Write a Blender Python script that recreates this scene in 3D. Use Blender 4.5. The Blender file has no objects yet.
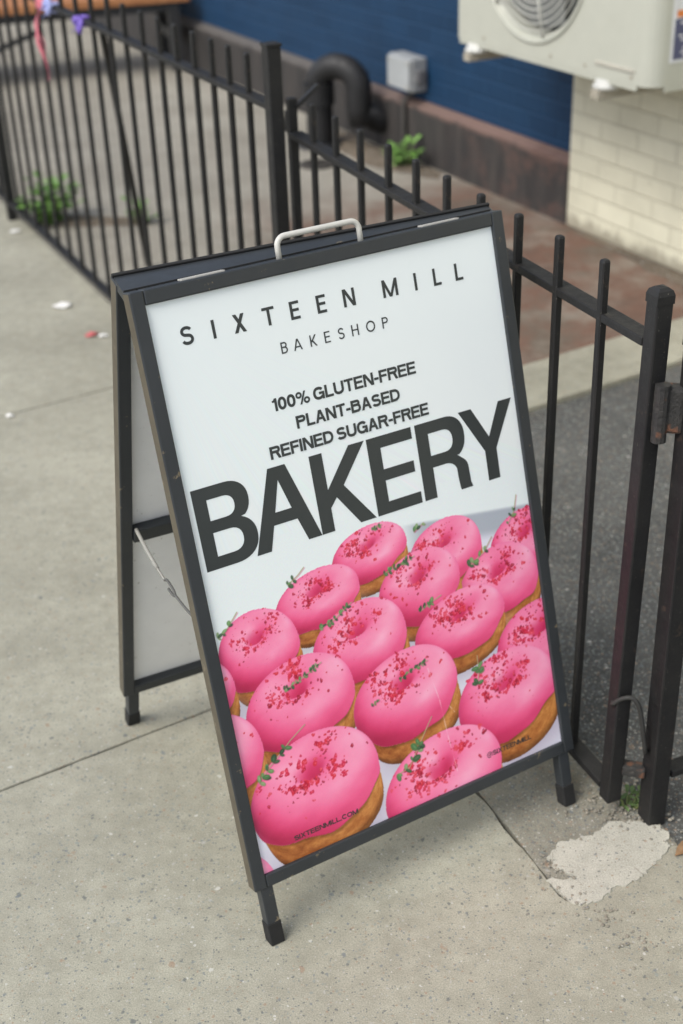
import bpy, bmesh, math, random
import numpy as np
from mathutils import Vector, Matrix

random.seed(7)
S = bpy.context.scene
COL = S.collection

# ------------------------------------------------------------------ camera, sky, sun, exposure
cam_d = bpy.data.cameras.new("camera")
cam = bpy.data.objects.new("camera", cam_d)
COL.objects.link(cam)
S.camera = cam
PITCH, ROLL, CAM_H = 0.5116, -0.0368, 1.6806
_f = Vector((0, math.cos(PITCH), -math.sin(PITCH)))
_r0 = Vector((1, 0, 0))
_u0 = _r0.cross(_f)
_r = _r0 * math.cos(ROLL) + _u0 * math.sin(ROLL)
_u = -_r0 * math.sin(ROLL) + _u0 * math.cos(ROLL)
cam.matrix_world = Matrix(((_r.x, _u.x, -_f.x, 0), (_r.y, _u.y, -_f.y, 0), (_r.z, _u.z, -_f.z, CAM_H), (0, 0, 0, 1)))
cam_d.sensor_fit = 'VERTICAL'
cam_d.sensor_height = 36
cam_d.sensor_width = 24
cam_d.lens = 1355.03 / 1024 * 36
cam_d.clip_start = 0.05
cam_d.clip_end = 500
cam_d.dof.use_dof = True
cam_d.dof.focus_distance = 2.0
cam_d.dof.aperture_fstop = 3.4

SUN_EL, SUN_DIR = math.radians(50), Vector((-0.80, -0.60))      # soft light from the open street on the left
world = bpy.data.worlds.new("World")
S.world = world
world.use_nodes = True
wn = world.node_tree.nodes
wl = world.node_tree.links
sky = wn.new('ShaderNodeTexSky')
sky.sky_type = 'NISHITA'
sky.sun_disc = False
sky.sun_elevation = SUN_EL
sky.sun_rotation = math.atan2(SUN_DIR.x, SUN_DIR.y)
sky.air_density = 1.0
sky.dust_density = 2.5
sky.ozone_density = 1.0
hs = wn.new('ShaderNodeHueSaturation')
hs.inputs['Saturation'].default_value = 0.62                     # a thin even overcast: greyer than a clear sky
wl.new(sky.outputs[0], hs.inputs['Color'])
wl.new(hs.outputs[0], wn['Background'].inputs[0])
wn['Background'].inputs[1].default_value = 0.15

sun_d = bpy.data.lights.new("sun", 'SUN')
sun_d.energy = 1.3
sun_d.angle = math.radians(32)
sun_d.color = (1.0, 0.97, 0.88)
sun = bpy.data.objects.new("sun", sun_d)
COL.objects.link(sun)
_sd = Vector((SUN_DIR.x, SUN_DIR.y, 0)).normalized() * math.cos(SUN_EL) + Vector((0, 0, math.sin(SUN_EL)))
sun.rotation_euler = _sd.to_track_quat('Z', 'Y').to_euler()
sun.location = _sd * 20

S.view_settings.view_transform = 'Standard'
S.view_settings.look = 'None'
S.view_settings.exposure = 0.69
S.view_settings.gamma = 1
S.view_settings.use_curve_mapping = False

# ------------------------------------------------------------------ helpers
def lin(r, g, b):
    return tuple((c / 255 / 12.92) if c / 255 <= .04045 else ((c / 255 + .055) / 1.055) ** 2.4 for c in (r, g, b)) + (1.0,)

class NT:
    """small node-tree writer"""
    def __init__(s, name):
        s.m = bpy.data.materials.new(name)
        s.m.use_nodes = True
        s.t = s.m.node_tree
        s.b = s.t.nodes['Principled BSDF']
    def n(s, kind, **kw):
        nd = s.t.nodes.new('ShaderNode' + kind)
        for k, v in kw.items():
            setattr(nd, k, v)
        return nd
    def l(s, a, b):
        s.t.links.new(a, b)
    def coord(s, which='Object', scale=(1, 1, 1)):
        c = s.n('TexCoord')
        mp = s.n('Mapping')
        mp.inputs['Scale'].default_value = scale
        s.l(c.outputs[which], mp.inputs[0])
        return mp.outputs[0]
    def noise(s, co, scale, detail=4, rough=.55, dist=0):
        x = s.n('TexNoise')
        x.inputs['Scale'].default_value = scale
        x.inputs['Detail'].default_value = detail
        x.inputs['Roughness'].default_value = rough
        x.inputs['Distortion'].default_value = dist
        s.l(co, x.inputs['Vector'])
        return x.outputs['Fac']
    def voro(s, co, scale, out='Distance', feature='F1'):
        x = s.n('TexVoronoi', feature=feature)
        x.inputs['Scale'].default_value = scale
        s.l(co, x.inputs['Vector'])
        return x
    def ramp(s, fac, stops, interp='LINEAR'):
        x = s.n('ValToRGB')
        x.color_ramp.interpolation = interp
        e = x.color_ramp.elements
        while len(e) < len(stops):
            e.new(.5)
        for i, (p, c) in enumerate(stops):
            e[i].position = p
            e[i].color = c if len(c) == 4 else (*c, 1)
        s.l(fac, x.inputs[0])
        return x.outputs[0]
    def mix(s, a, b, fac, mode='MIX'):
        x = s.n('Mix', data_type='RGBA', blend_type=mode)
        for sock, v in ((x.inputs[6], a), (x.inputs[7], b), (x.inputs[0], fac)):
            if hasattr(v, 'is_output'):
                s.l(v, sock)
            else:
                sock.default_value = v if not isinstance(v, tuple) or len(v) == 4 else (*v, 1)
        return x.outputs[2]
    def math(s, op, a, b=0.0, clamp=False):
        x = s.n('Math', operation=op)
        x.use_clamp = clamp
        for i, v in enumerate((a, b)):
            if hasattr(v, 'is_output'):
                s.l(v, x.inputs[i])
            else:
                x.inputs[i].default_value = v
        return x.outputs[0]
    def step(s, v, lo, hi):
        x = s.n('MapRange', interpolation_type='SMOOTHSTEP')
        x.inputs[1].default_value = lo
        x.inputs[2].default_value = hi
        s.l(v, x.inputs[0])
        return x.outputs[0]
    def bump(s, h, strength=.3, dist=.002):
        x = s.n('Bump')
        x.inputs['Strength'].default_value = strength
        x.inputs['Distance'].default_value = dist
        s.l(h, x.inputs['Height'])
        s.l(x.outputs[0], s.b.inputs['Normal'])
    def color(s, c):
        if hasattr(c, 'is_output'):
            s.l(c, s.b.inputs['Base Color'])
        else:
            s.b.inputs['Base Color'].default_value = c if len(c) == 4 else (*c, 1)
    def rough(s, r):
        if hasattr(r, 'is_output'):
            s.l(r, s.b.inputs['Roughness'])
        else:
            s.b.inputs['Roughness'].default_value = r

BLK = (0, 0, 0, 1)
WHT = (1, 1, 1, 1)

def concrete(name, c1, c2, dark=.10, big=.05, fleck=1.0, rough_bump=.35, stain=0.7):
    k = NT(name)
    co = k.coord()
    base = k.ramp(k.noise(co, 1.7, 8, .68), [(.34, c1), (.64, c2)])
    mid = k.ramp(k.noise(co, 28, 5, .6), [(.3, (.83, .83, .82)), (.7, (1.11, 1.11, 1.11))])
    c = k.mix(base, mid, .8, 'MULTIPLY')
    fine = k.ramp(k.noise(co, 420, 2, .6), [(.30, (.66, .66, .65)), (.5, (1, 1, 1)), (.72, (1.3, 1.3, 1.28))])
    c = k.mix(c, fine, .75 * fleck, 'MULTIPLY')
    # aggregate: a scatter of coloured stones of two sizes
    for sc, prob, rad in ((150, dark * 1.0, .44), (62, big * 1.3, .34), (100, dark * .7, .38), (240, dark * 1.9, .46)):
        wv = k.n('TexNoise')
        wv.inputs['Scale'].default_value = sc * 1.3
        k.l(co, wv.inputs['Vector'])
        vm = k.n('VectorMath', operation='MULTIPLY_ADD')
        k.l(wv.outputs['Color'], vm.inputs[0])
        vm.inputs[1].default_value = (.9 / sc,) * 3
        k.l(co, vm.inputs[2])
        v = k.voro(vm.outputs[0], sc)
        sep = k.n('SeparateColor')
        k.l(v.outputs['Color'], sep.inputs[0])
        pick = k.step(sep.outputs[0], 1 - prob - .004, 1 - prob + .004)
        near = k.step(v.outputs['Distance'], rad, rad - .14)
        tone = k.ramp(sep.outputs[1], [(0, (.11, .12, .12)), (.28, (.15, .17, .18)), (.5, (.22, .24, .22)), (.66, (.28, .20, .14)), (.8, (.36, .355, .32)), (.96, (.50, .49, .45))], 'CONSTANT')
        c = k.mix(c, tone, k.math('MULTIPLY', k.math('MULTIPLY', pick, near), .76))
    # a few old gum spots and damp marks
    v = k.voro(co, 2.3)
    wob = k.noise(co, 40, 3)
    spot = k.step(k.math('ADD', v.outputs['Distance'], k.math('MULTIPLY', wob, .06)), .085, .055)
    c = k.mix(c, (.17, .165, .145, 1), k.math('MULTIPLY', spot, stain))
    k.color(c)
    k.rough(.9)
    k.b.inputs['Specular IOR Level'].default_value = .3
    k.bump(k.math('ADD', k.noise(co, 260, 4, .7), k.math('MULTIPLY', k.noise(co, 30, 4), .8)), rough_bump, .003)
    return k

def paint(name, c, rough=.45, spec=.5, wear=0.0, wear_c=(.25, .2, .14), var=.12, bump=.0, scale=60):
    k = NT(name)
    co = k.coord()
    a = tuple(x * (1 - var) for x in c[:3]) + (1,)
    b = tuple(x * (1 + var) for x in c[:3]) + (1,)
    col = k.ramp(k.noise(co, 9, 6, .65), [(.3, a), (.7, b)])
    if wear:
        m = k.step(k.noise(co, scale, 6, .7), .66 - wear * .1, .70 - wear * .1)
        col = k.mix(col, (*wear_c, 1), k.math('MULTIPLY', m, .75))
    k.color(col)
    r = k.ramp(k.noise(co, 22, 5, .6), [(.3, (rough * .8,) * 3), (.7, (min(1, rough * 1.25),) * 3)])
    k.rough(r)
    k.b.inputs['Specular IOR Level'].default_value = spec
    if bump:
        k.bump(k.noise(co, 180, 4, .65), bump, .002)
    return k.m

def flat(name, c, rough=.6, spec=.4):
    k = NT(name)
    co = k.coord()
    a = tuple(x * .9 for x in c[:3]) + (1,)
    b = tuple(min(1, x * 1.08) for x in c[:3]) + (1,)
    k.color(k.ramp(k.noise(co, 14, 5), [(.3, a), (.7, b)]))
    k.rough(rough)
    k.b.inputs['Specular IOR Level'].default_value = spec
    return k.m

def mesh_obj(name, bm, mat, parent=None, smooth=False, loc=None):
    me = bpy.data.meshes.new(name)
    bmesh.ops.recalc_face_normals(bm, faces=bm.faces[:])
    bm.to_mesh(me)
    bm.free()
    if smooth:
        me.polygons.foreach_set('use_smooth', [True] * len(me.polygons))
    for m in (mat if isinstance(mat, (list, tuple)) else [mat]):
        me.materials.append(m)
    o = bpy.data.objects.new(name, me)
    COL.objects.link(o)
    if loc is not None:
        o.location = loc
    if parent is not None:
        o.parent = parent
        if loc is None:
            o.location = -Vector(parent['_o'])       # vertices are written in world metres
            if parent.parent is not None or parent.type == 'MESH':
                o.location = (0, 0, 0)
    return o

def thing(name, label, cat, loc, group=None):
    o = bpy.data.objects.new(name, None)
    COL.objects.link(o)
    o.location = loc
    o.empty_display_size = .05
    o['_o'] = tuple(loc)
    o['label'] = label
    o['category'] = cat
    if group:
        o['group'] = group
    return o

def tag(o, label, cat, group=None):
    o['label'] = label
    o['category'] = cat
    if group:
        o['group'] = group
    return o

def sub(name, bm, mat, part, smooth=False):
    """a sub-part: its vertices are in the same frame as its part's"""
    o = mesh_obj(name, bm, mat, None, smooth)
    o.parent = part
    o.location = (0, 0, 0)
    return o

def struct(o, kind='structure'):
    o['kind'] = kind
    return o

def V(*a):
    return Vector(a)

def box(bm, c, ax, half, bevel=0.0, seg=2):
    """oriented box: centre, three unit axes, half sizes"""
    vs = []
    for i in (-1, 1):
        for j in (-1, 1):
            for k in (-1, 1):
                vs.append(bm.verts.new(Vector(c) + ax[0] * (i * half[0]) + ax[1] * (j * half[1]) + ax[2] * (k * half[2])))
    f = [(0, 1, 3, 2), (4, 6, 7, 5), (0, 4, 5, 1), (2, 3, 7, 6), (0, 2, 6, 4), (1, 5, 7, 3)]
    fs = [bm.faces.new([vs[i] for i in q]) for q in f]
    if bevel:
        es = list({e for q in fs for e in q.edges})
        bmesh.ops.bevel(bm, geom=es, offset=bevel, segments=seg, profile=.5, affect='EDGES')

def bar(bm, a, b, w, d, side, bevel=0.0):
    """rectangular bar from a to b; w across `side`, d across the third axis"""
    a, b = Vector(a), Vector(b)
    z = (b - a).normalized()
    x = (Vector(side) - z * z.dot(Vector(side))).normalized()
    y = z.cross(x)
    box(bm, (a + b) / 2, (x, y, z), (w / 2, d / 2, (b - a).length / 2), bevel)

def tube(bm, pts, rad, seg=10, closed=False):
    pts = [Vector(p) for p in pts]
    rs = rad if isinstance(rad, (list, tuple)) else [rad] * len(pts)
    n = len(pts)
    rings = []
    prev = None
    for i, p in enumerate(pts):
        if closed:
            t = (pts[(i + 1) % n] - pts[i - 1]).normalized()
        else:
            t = (pts[min(i + 1, n - 1)] - pts[max(i - 1, 0)]).normalized()
        if prev is None:
            h = Vector((0, 0, 1)) if abs(t.z) < .9 else Vector((1, 0, 0))
            x = (h - t * h.dot(t)).normalized()
        else:
            x = (prev - t * prev.dot(t)).normalized()
        prev = x
        y = t.cross(x)
        rings.append([bm.verts.new(p + (x * math.cos(q) + y * math.sin(q)) * rs[i]) for q in [2 * math.pi * k / seg for k in range(seg)]])
    m = n if closed else n - 1
    for i in range(m):
        A, B = rings[i], rings[(i + 1) % n]
        for k in range(seg):
            bm.faces.new((A[k], A[(k + 1) % seg], B[(k + 1) % seg], B[k]))
    if not closed:
        bm.faces.new(rings[0][::-1])
        bm.faces.new(rings[-1])

def poly_prism(bm, pts, z0, z1, bevel=0.0):
    lo = [bm.verts.new((x, y, z0)) for x, y in pts]
    hi = [bm.verts.new((x, y, z1)) for x, y in pts]
    n = len(pts)
    top = bm.faces.new(hi)
    bm.faces.new(lo[::-1])
    for i in range(n):
        bm.faces.new((lo[i], lo[(i + 1) % n], hi[(i + 1) % n], hi[i]))
    if bevel:
        bmesh.ops.bevel(bm, geom=list(top.edges), offset=bevel, segments=2, profile=.5, affect='EDGES')

Z = V(0, 0, 1)

# ------------------------------------------------------------------ plan of the place (metres)
POST_R = V(.533, 1.835, 0)
GATE = V(.459, 1.858, 0)
GA = 1.952
GD = V(math.cos(GA), math.sin(GA), 0)
FEN = V(-.14, 3.16, 0)
FA = 2.025
FD = V(math.cos(FA), math.sin(FA), 0)
WA = math.radians(117)
WD = V(math.cos(WA), math.sin(WA), 0)          # along the building, away from the camera
WN = V(-math.sin(WA), math.cos(WA), 0)         # out of the building, towards the yard
W0 = V(.926, 5.309, 0)
def wall_pt(s, off, z):
    return W0 + WD * s + WN * off + Z * z

def wob_poly(pts, n=5, amp=.004):
    out = []
    for i, p in enumerate(pts):
        q = pts[(i + 1) % len(pts)]
        for j in range(n):
            t = j / n
            out.append((p[0] + (q[0] - p[0]) * t + random.uniform(-amp, amp), p[1] + (q[1] - p[1]) * t + random.uniform(-amp, amp)))
    return out


# ------------------------------------------------------------------ ground
k = concrete('ground_dirt', (.10, .09, .075), (.15, .135, .11), .1, .05, 1, .5)
bm = bmesh.new()
poly_prism(bm, [(-80, -80), (80, -80), (80, 80), (-80, 80)], -.3, -.035)
struct(mesh_obj('ground', bm, k.m))

conc = concrete('sidewalk_concrete', (.262, .252, .202), (.362, .350, .284), .10, .035, 1.0, .35).m
ED = V(math.cos(math.radians(113)), math.sin(math.radians(113)), 0)     # slab edge by the fence
EP = V(.235, 1.913, 0)
JD = V(math.cos(math.radians(30.7)), math.sin(math.radians(30.7)), 0)   # cross joints
JP = V(-.276, 2.2, 0)
def meet(p, d, q, e):
    den = d.x * e.y - d.y * e.x
    t = ((q.x - p.x) * e.y - (q.y - p.y) * e.x) / den
    return p + d * t
JN = V(-JD.y, JD.x, 0)
EN = V(-ED.y, ED.x, 0)          # to the left, street side
bm = bmesh.new()
def slab(j0, j1, right, l0=0.0, l1=1.6, gap=.0035):
    a = JP + JN * (j0 + gap)
    b = JP + JN * (j1 - gap)
    if right == 'edge':
        rp, rd = EP + EN * (l0 + gap), ED
    elif right == 'fence':
        rp, rd = FEN + V(.03, .01, 0), FD
    lp = EP + EN * (l1 - gap)
    p = [meet(a, JD, rp, rd), meet(b, JD, rp, rd), meet(b, JD, lp, ED), meet(a, JD, lp, ED)]
    poly_prism(bm, [(v.x, v.y) for v in p], -.08, 0, .003)
for i, (j0, j1) in enumerate(((-3.1, -1.55), (-1.55, 0))):
    if i == 0:
        slab(j0, j1, 'edge')
    else:
        cut = V(.352, 1.640, 0)                       # the rough strip ends at the mortar patch
        a_, b_ = JP + JN * (j0 + .0035), JP + JN * (j1 - .0035)
        rp, lp = EP + EN * .0035, EP + EN * 1.5965
        fx, fq = GATE + V(.06, .025, 0), GD
        p = [meet(a_, JD, fx, fq), meet(cut, JD, fx, fq), meet(cut, JD, rp, ED), meet(b_, JD, rp, ED), meet(b_, JD, lp, ED), meet(a_, JD, lp, ED)]
        poly_prism(bm, wob_poly([(v.x, v.y) for v in p], 40, .0022), -.08, 0, .0025)
    slab(j0, j1, 'edge', 1.6, 3.2)
    slab(j0, j1, 'edge', 3.2, 4.8)
for j0, j1 in ((0, 1.61), (1.61, 3.2), (3.2, 4.8), (4.8, 6.4), (6.4, 8)):
    g = .0022 if j0 else .0035
    slab(j0, j1, 'fence', gap=g)
    slab(j0, j1, 'edge', 1.6, 3.2)
    slab(j0, j1, 'edge', 3.2, 4.8)
struct(mesh_obj('sidewalk', bm, conc))

# rough strip between the slabs and the gate
kv = concrete('verge_concrete', (.185, .175, .14), (.31, .295, .245), .26, .12, 1.0, .7, .6)
bm = bmesh.new()
rp = GATE + V(.06, .025, 0)
A_ = V(.352, 1.640, 0) + JN * .001
pts = [meet(A_, JD, EP - EN * .003, ED), meet(JP - JN * .004, JD, EP - EN * .003, ED), meet(JP - JN * .004, JD, rp, GD), meet(A_, JD, rp, GD)]
poly_prism(bm, wob_poly([(v.x, v.y) for v in pts], 16, .0022), -.08, -.002, .003)
struct(mesh_obj('verge', bm, kv.m))

# pale mortar patch in the verge
# ------------------------------------------------------------------ yard behind the fence
ka = concrete('asphalt_mix', (.056, .057, .055), (.108, .107, .100), .30, .10, 1.0, .8, .2)
bm = bmesh.new()
far = FEN + FD * 9
e1 = GATE + V(.062, .026, 0)
pts = [e1 - GD * 3.2, e1, FEN + V(.034, .012, 0), far, far + V(4.2, 1.4, 0), wall_pt(-8, -.1, 0)]
poly_prism(bm, [(v.x, v.y) for v in pts], -.09, -.006)
struct(mesh_obj('asphalt', bm, ka.m))

YD = V(math.cos(math.radians(31)), math.sin(math.radians(31)), 0)
Y0 = V(.594, 3.874, 0)
Y1 = V(.573, 3.560, 0)
ky = concrete('yard_concrete', (.235, .215, .178), (.335, .312, .262), .08, .03, 1.0, .4, .5)
# worn red-brown paint on the part of the yard near the white wall
co = ky.coord()
sepx = ky.n('SeparateXYZ')
ky.l(co, sepx.inputs[0])
# distance along the building measured from the white wall's corner
s_al = ky.math('ADD', ky.math('MULTIPLY', ky.math('SUBTRACT', sepx.outputs[0], W0.x), WD.x), ky.math('MULTIPLY', ky.math('SUBTRACT', sepx.outputs[1], W0.y), WD.y))
m = ky.step(ky.math('ADD', s_al, ky.math('MULTIPLY', ky.noise(co, 2.2, 5, .6), 1.2)), 1.75, .85)
m2 = ky.step(ky.noise(co, 2.6, 7, .72), .66, .44)
m3 = ky.step(ky.noise(co, 34, 6, .75), .84, .60)
o_al = ky.math('ADD', ky.math('MULTIPLY', ky.math('SUBTRACT', sepx.outputs[0], W0.x), WN.x), ky.math('MULTIPLY', ky.math('SUBTRACT', sepx.outputs[1], W0.y), WN.y))
mo = ky.step(ky.math('ADD', o_al, ky.math('MULTIPLY', ky.noise(co, 3.0, 5, .6), .6)), 1.55, 1.25)
m = ky.math('MULTIPLY', m, mo)
redm = ky.math('MULTIPLY', ky.math('MULTIPLY', m, ky.math('ADD', ky.math('MULTIPLY', m2, .55), .45)), m3)
redc = ky.ramp(ky.noise(co, 3.5, 6, .65), [(.3, (.085, .050, .036)), (.5, (.135, .070, .048)), (.62, (.105, .078, .058)), (.78, (.155, .125, .10))])
bc = ky.b.inputs['Base Color'].links[0].from_socket
ky.color(ky.mix(bc, redc, ky.math('MULTIPLY', redm, .92)))
bm = bmesh.new()
lp = FEN + V(.034, .012, 0)
pts = [meet(Y0, YD, GATE + V(.062, .026, 0), GD) if False else meet(Y0, YD, lp, FD), FEN + V(.034, .012, 0) + FD * 9, FEN + FD * 9 + V(4.2, 1.4, 0), meet(Y0, YD, wall_pt(0, -.1, 0), WD)]
poly_prism(bm, [(v.x, v.y) for v in pts], -.085, 0)
struct(mesh_obj('yard', bm, ky.m))
kb = concrete('kerb_strip_concrete', (.25, .24, .19), (.36, .345, .275), .08, .04, 1.0, .5, .3)
bm = bmesh.new()
pts = [meet(Y1, YD, lp, FD), meet(Y0 - YD.cross(Z) * -.004, YD, lp, FD), meet(Y0 - YD.cross(Z) * -.004, YD, wall_pt(0, -.1, 0), WD), meet(Y1, YD, wall_pt(0, -.1, 0), WD)]
yn = V(-YD.y, YD.x, 0)
pts = [meet(Y1, YD, lp, FD), meet(Y0 - yn * .004, YD, lp, FD), meet(Y0 - yn * .004, YD, wall_pt(0, -.1, 0), WD), meet(Y1, YD, wall_pt(0, -.1, 0), WD)]
poly_prism(bm, [(v.x, v.y) for v in pts], -.085, .012, .006)
struct(mesh_obj('kerb', bm, kb.m))

# soil along the fence foot and along the wall
ks = concrete('soil', (.085, .065, .045), (.16, .125, .09), .2, .08, 1.0, .9, 0)
def soil_patch(pts, h, seed):
    rnd = random.Random(seed)
    bm = bmesh.new()
    ctr = Vector((sum(p[0] for p in pts) / len(pts), sum(p[1] for p in pts) / len(pts), h))
    rim = wob_poly(pts, 6, .012)
    vs = [bm.verts.new((x, y, .001)) for x, y in rim]
    mid = [bm.verts.new((ctr.x + (x - ctr.x) * .55, ctr.y + (y - ctr.y) * .55, h * rnd.uniform(.6, 1.1))) for x, y in rim]
    c = bm.verts.new(ctr)
    n = len(vs)
    for i in range(n):
        bm.faces.new((vs[i], vs[(i + 1) % n], mid[(i + 1) % n], mid[i]))
        bm.faces.new((mid[i], mid[(i + 1) % n], c))
    return bm
struct(mesh_obj('soil', soil_patch([(-1.19, 5.50), (-.78, 5.46), (-.74, 5.54), (-1.1, 5.66), (-1.3, 5.66)], .012, 1), ks.m), 'stuff')
b_ = [wall_pt(1.9, .012, 0), wall_pt(.9, .012, 0), wall_pt(.8, .09, 0), wall_pt(1.2, .24, 0), wall_pt(1.7, .2, 0)]
struct(mesh_obj('soil', soil_patch([(v.x, v.y) for v in b_], .02, 2), ks.m), 'stuff')
b_ = [wall_pt(.0, .012, 0), wall_pt(-1.6, .012, 0), wall_pt(-1.6, .05, 0), wall_pt(-.8, .09, 0), wall_pt(-.3, .05, 0)]
struct(mesh_obj('soil', soil_patch([(v.x, v.y) for v in b_], .012, 3), ks.m), 'stuff')

# ------------------------------------------------------------------ building
bld = thing('brick_building', 'painted brick building behind the fence, dark blue wall meeting a white brick pier', 'building', wall_pt(0, 0, 0))

def wall_sheet(bm, s0, s1, z0, z1, off, depth):
    """a slab of wall with UVs in metres on its face"""
    uv = bm.loops.layers.uv.verify()
    P = lambda s, o, z: bm.verts.new(wall_pt(s, o, z))
    c = [(s0, z0), (s1, z0), (s1, z1), (s0, z1)]
    fr = [P(s, off, z) for s, z in c]
    bk = [P(s, off - depth, z) for s, z in c]
    faces = [bm.faces.new(fr), bm.faces.new(bk[::-1])]
    for i in range(4):
        faces.append(bm.faces.new((fr[i], bk[i], bk[(i + 1) % 4], fr[(i + 1) % 4])))
    for f in faces:
        for lo in f.loops:
            d = lo.vert.co - W0
            lo[uv].uv = (d.dot(WD), d.z)

def brick_mat(name, c1, c2, mortar, bumpk, rough, dirt=None, spec=.4, msize=.006):
    k = NT(name)
    co = k.coord('UV')
    wob = k.n('TexNoise')
    wob.inputs['Scale'].default_value = 9
    k.l(co, wob.inputs['Vector'])
    vm = k.n('VectorMath', operation='MULTIPLY_ADD')
    k.l(wob.outputs['Color'], vm.inputs[0])
    vm.inputs[1].default_value = (.006, .006, 0)
    k.l(co, vm.inputs[2])
    br = k.n('TexBrick')
    br.offset = .5
    br.inputs['Scale'].default_value = 1
    br.inputs['Brick Width'].default_value = .215
    br.inputs['Row Height'].default_value = .075
    br.inputs['Mortar Size'].default_value = msize
    br.inputs['Mortar Smooth'].default_value = .6
    br.inputs['Color1'].default_value = c1
    br.inputs['Color2'].default_value = c2
    br.inputs['Mortar'].default_value = mortar
    k.l(vm.outputs[0], br.inputs['Vector'])
    tone = k.ramp(k.noise(co, 3, 6, .65), [(.28, (.82, .82, .80)), (.72, (1.1, 1.1, 1.08))])
    c = k.mix(br.outputs['Color'], tone, .9, 'MULTIPLY')
    if dirt:
        sp = k.n('SeparateXYZ')
        k.l(co, sp.inputs[0])
        streak = k.noise(k.coord('UV', (13, 4.5, 1)), 1, 7, .75)
        low = k.step(k.math('SUBTRACT', sp.outputs[1], k.math('MULTIPLY', k.math('SUBTRACT', streak, .45), .22)), .045, .0)
        c = k.mix(c, dirt, k.math('MULTIPLY', low, .6))
        sm = k.step(k.noise(co, 16, 6, .7), .63, .74)
        c = k.mix(c, dirt, k.math('MULTIPLY', sm, .35))
    k.color(c)
    k.rough(rough)
    k.b.inputs['Specular IOR Level'].default_value = spec
    h = k.math('ADD', k.math('MULTIPLY', br.outputs['Fac'], -1.0), k.math('MULTIPLY', k.noise(co, 90, 4, .6), .35))
    k.bump(h, bumpk, .006)
    return k.m

m_blue = brick_mat('blue_painted_brick', (.006, .030, .075, 1), (.008, .036, .088, 1), (.010, .042, .10, 1), .55, .55, None, .25)
m_white = brick_mat('white_painted_brick', (.60, .575, .455, 1), (.66, .635, .505, 1), (.535, .51, .40, 1), .5, .7, (.16, .13, .095, 1), .3)
bm = bmesh.new()
wall_sheet(bm, -.033, 14, .268, 4.2, -.045, .3)
mesh_obj('blue_wall', bm, m_blue, bld)
bm = bmesh.new()
wall_sheet(bm, -9, -.036, -.05, 4.2, 0, .345)
mesh_obj('white_wall', bm, m_white, bld)
# plinth: dark stained render, its sloped top worn to red
kp = NT('plinth_render')
co = kp.coord()
st = kp.noise(kp.coord('Object', (14, 14, 1.6)), 1, 5, .65)
pc = kp.ramp(st, [(.3, (.016, .015, .015)), (.55, (.034, .030, .028)), (.75, (.055, .046, .040))])
sz = kp.n('SeparateXYZ')
kp.l(co, sz.inputs[0])
al = kp.math('ADD', kp.math('MULTIPLY', kp.math('SUBTRACT', sz.outputs[0], W0.x), WD.x), kp.math('MULTIPLY', kp.math('SUBTRACT', sz.outputs[1], W0.y), WD.y))
nz = kp.noise(co, 9, 5, .6)
topm = kp.step(kp.math('ADD', sz.outputs[2], kp.math('MULTIPLY', kp.math('SUBTRACT', nz, .5), .06)), .222, .250)
redfade = kp.step(al, 2.4, .6)
topc = kp.mix((.095, .085, .077, 1), (.17, .105, .085, 1), redfade)
c = kp.mix(pc, topc, kp.math('MULTIPLY', topm, .9))
rm = kp.math('MULTIPLY', kp.step(kp.noise(co, 6, 6, .7), .46, .66), kp.step(al, 1.1, .1))
c = kp.mix(c, (.12, .065, .05, 1), kp.math('MULTIPLY', rm, .6))
kp.color(c)
kp.rough(.75)
kp.bump(kp.noise(co, 50, 5, .65), .5, .006)
bm = bmesh.new()
prof = [(-.3, -.05), (.004, -.05), (.004, .245), (-.043, .2665), (-.3, .2665)]
rings = []
for i in range(29):
    s = -.034 + 14.034 * i / 28
    rings.append([bm.verts.new(wall_pt(s, o, z)) for o, z in prof])
for a, b in zip(rings[:-1], rings[1:]):
    for i in range(5):
        bm.faces.new((a[i], a[(i + 1) % 5], b[(i + 1) % 5], b[i]))
bm.faces.new(rings[0])
bm.faces.new(rings[-1][::-1])
mesh_obj('plinth', bm, kp.m, bld)

# ------------------------------------------------------------------ air-conditioning unit on the wall
m_ac = paint('ac_cream_enamel', (.42, .425, .365), .42, .5, .25, (.42, .38, .28), .04)
m_ac2 = paint('ac_grille_wire', (.55, .55, .50), .45, .5)
m_dk = flat('ac_dark_inside', (.045, .048, .048), .7)
m_fan = paint('ac_fan_blade', (.16, .165, .16), .5)
m_rub = paint('white_rubber', (.50, .50, .47), .5)
m_zinc = paint('bracket_steel', (.34, .31, .25), .5, .5, .5, (.2, .12, .07))
ac = thing('air_conditioner', 'cream outdoor air conditioner hung on the wall with round fan grille', 'air conditioner', wall_pt(-.4, .24, .73))
AX = (WD, WN, Z)
AS0, AS1, AZ0, AZ1, AO0, AO1 = -.95, .150, .735, 1.50, .07, .40
FC, FR = (-.335, 1.10), .335          # fan centre (s, z) and radius
FC = (-.31, 1.10)
FR = .300
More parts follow.
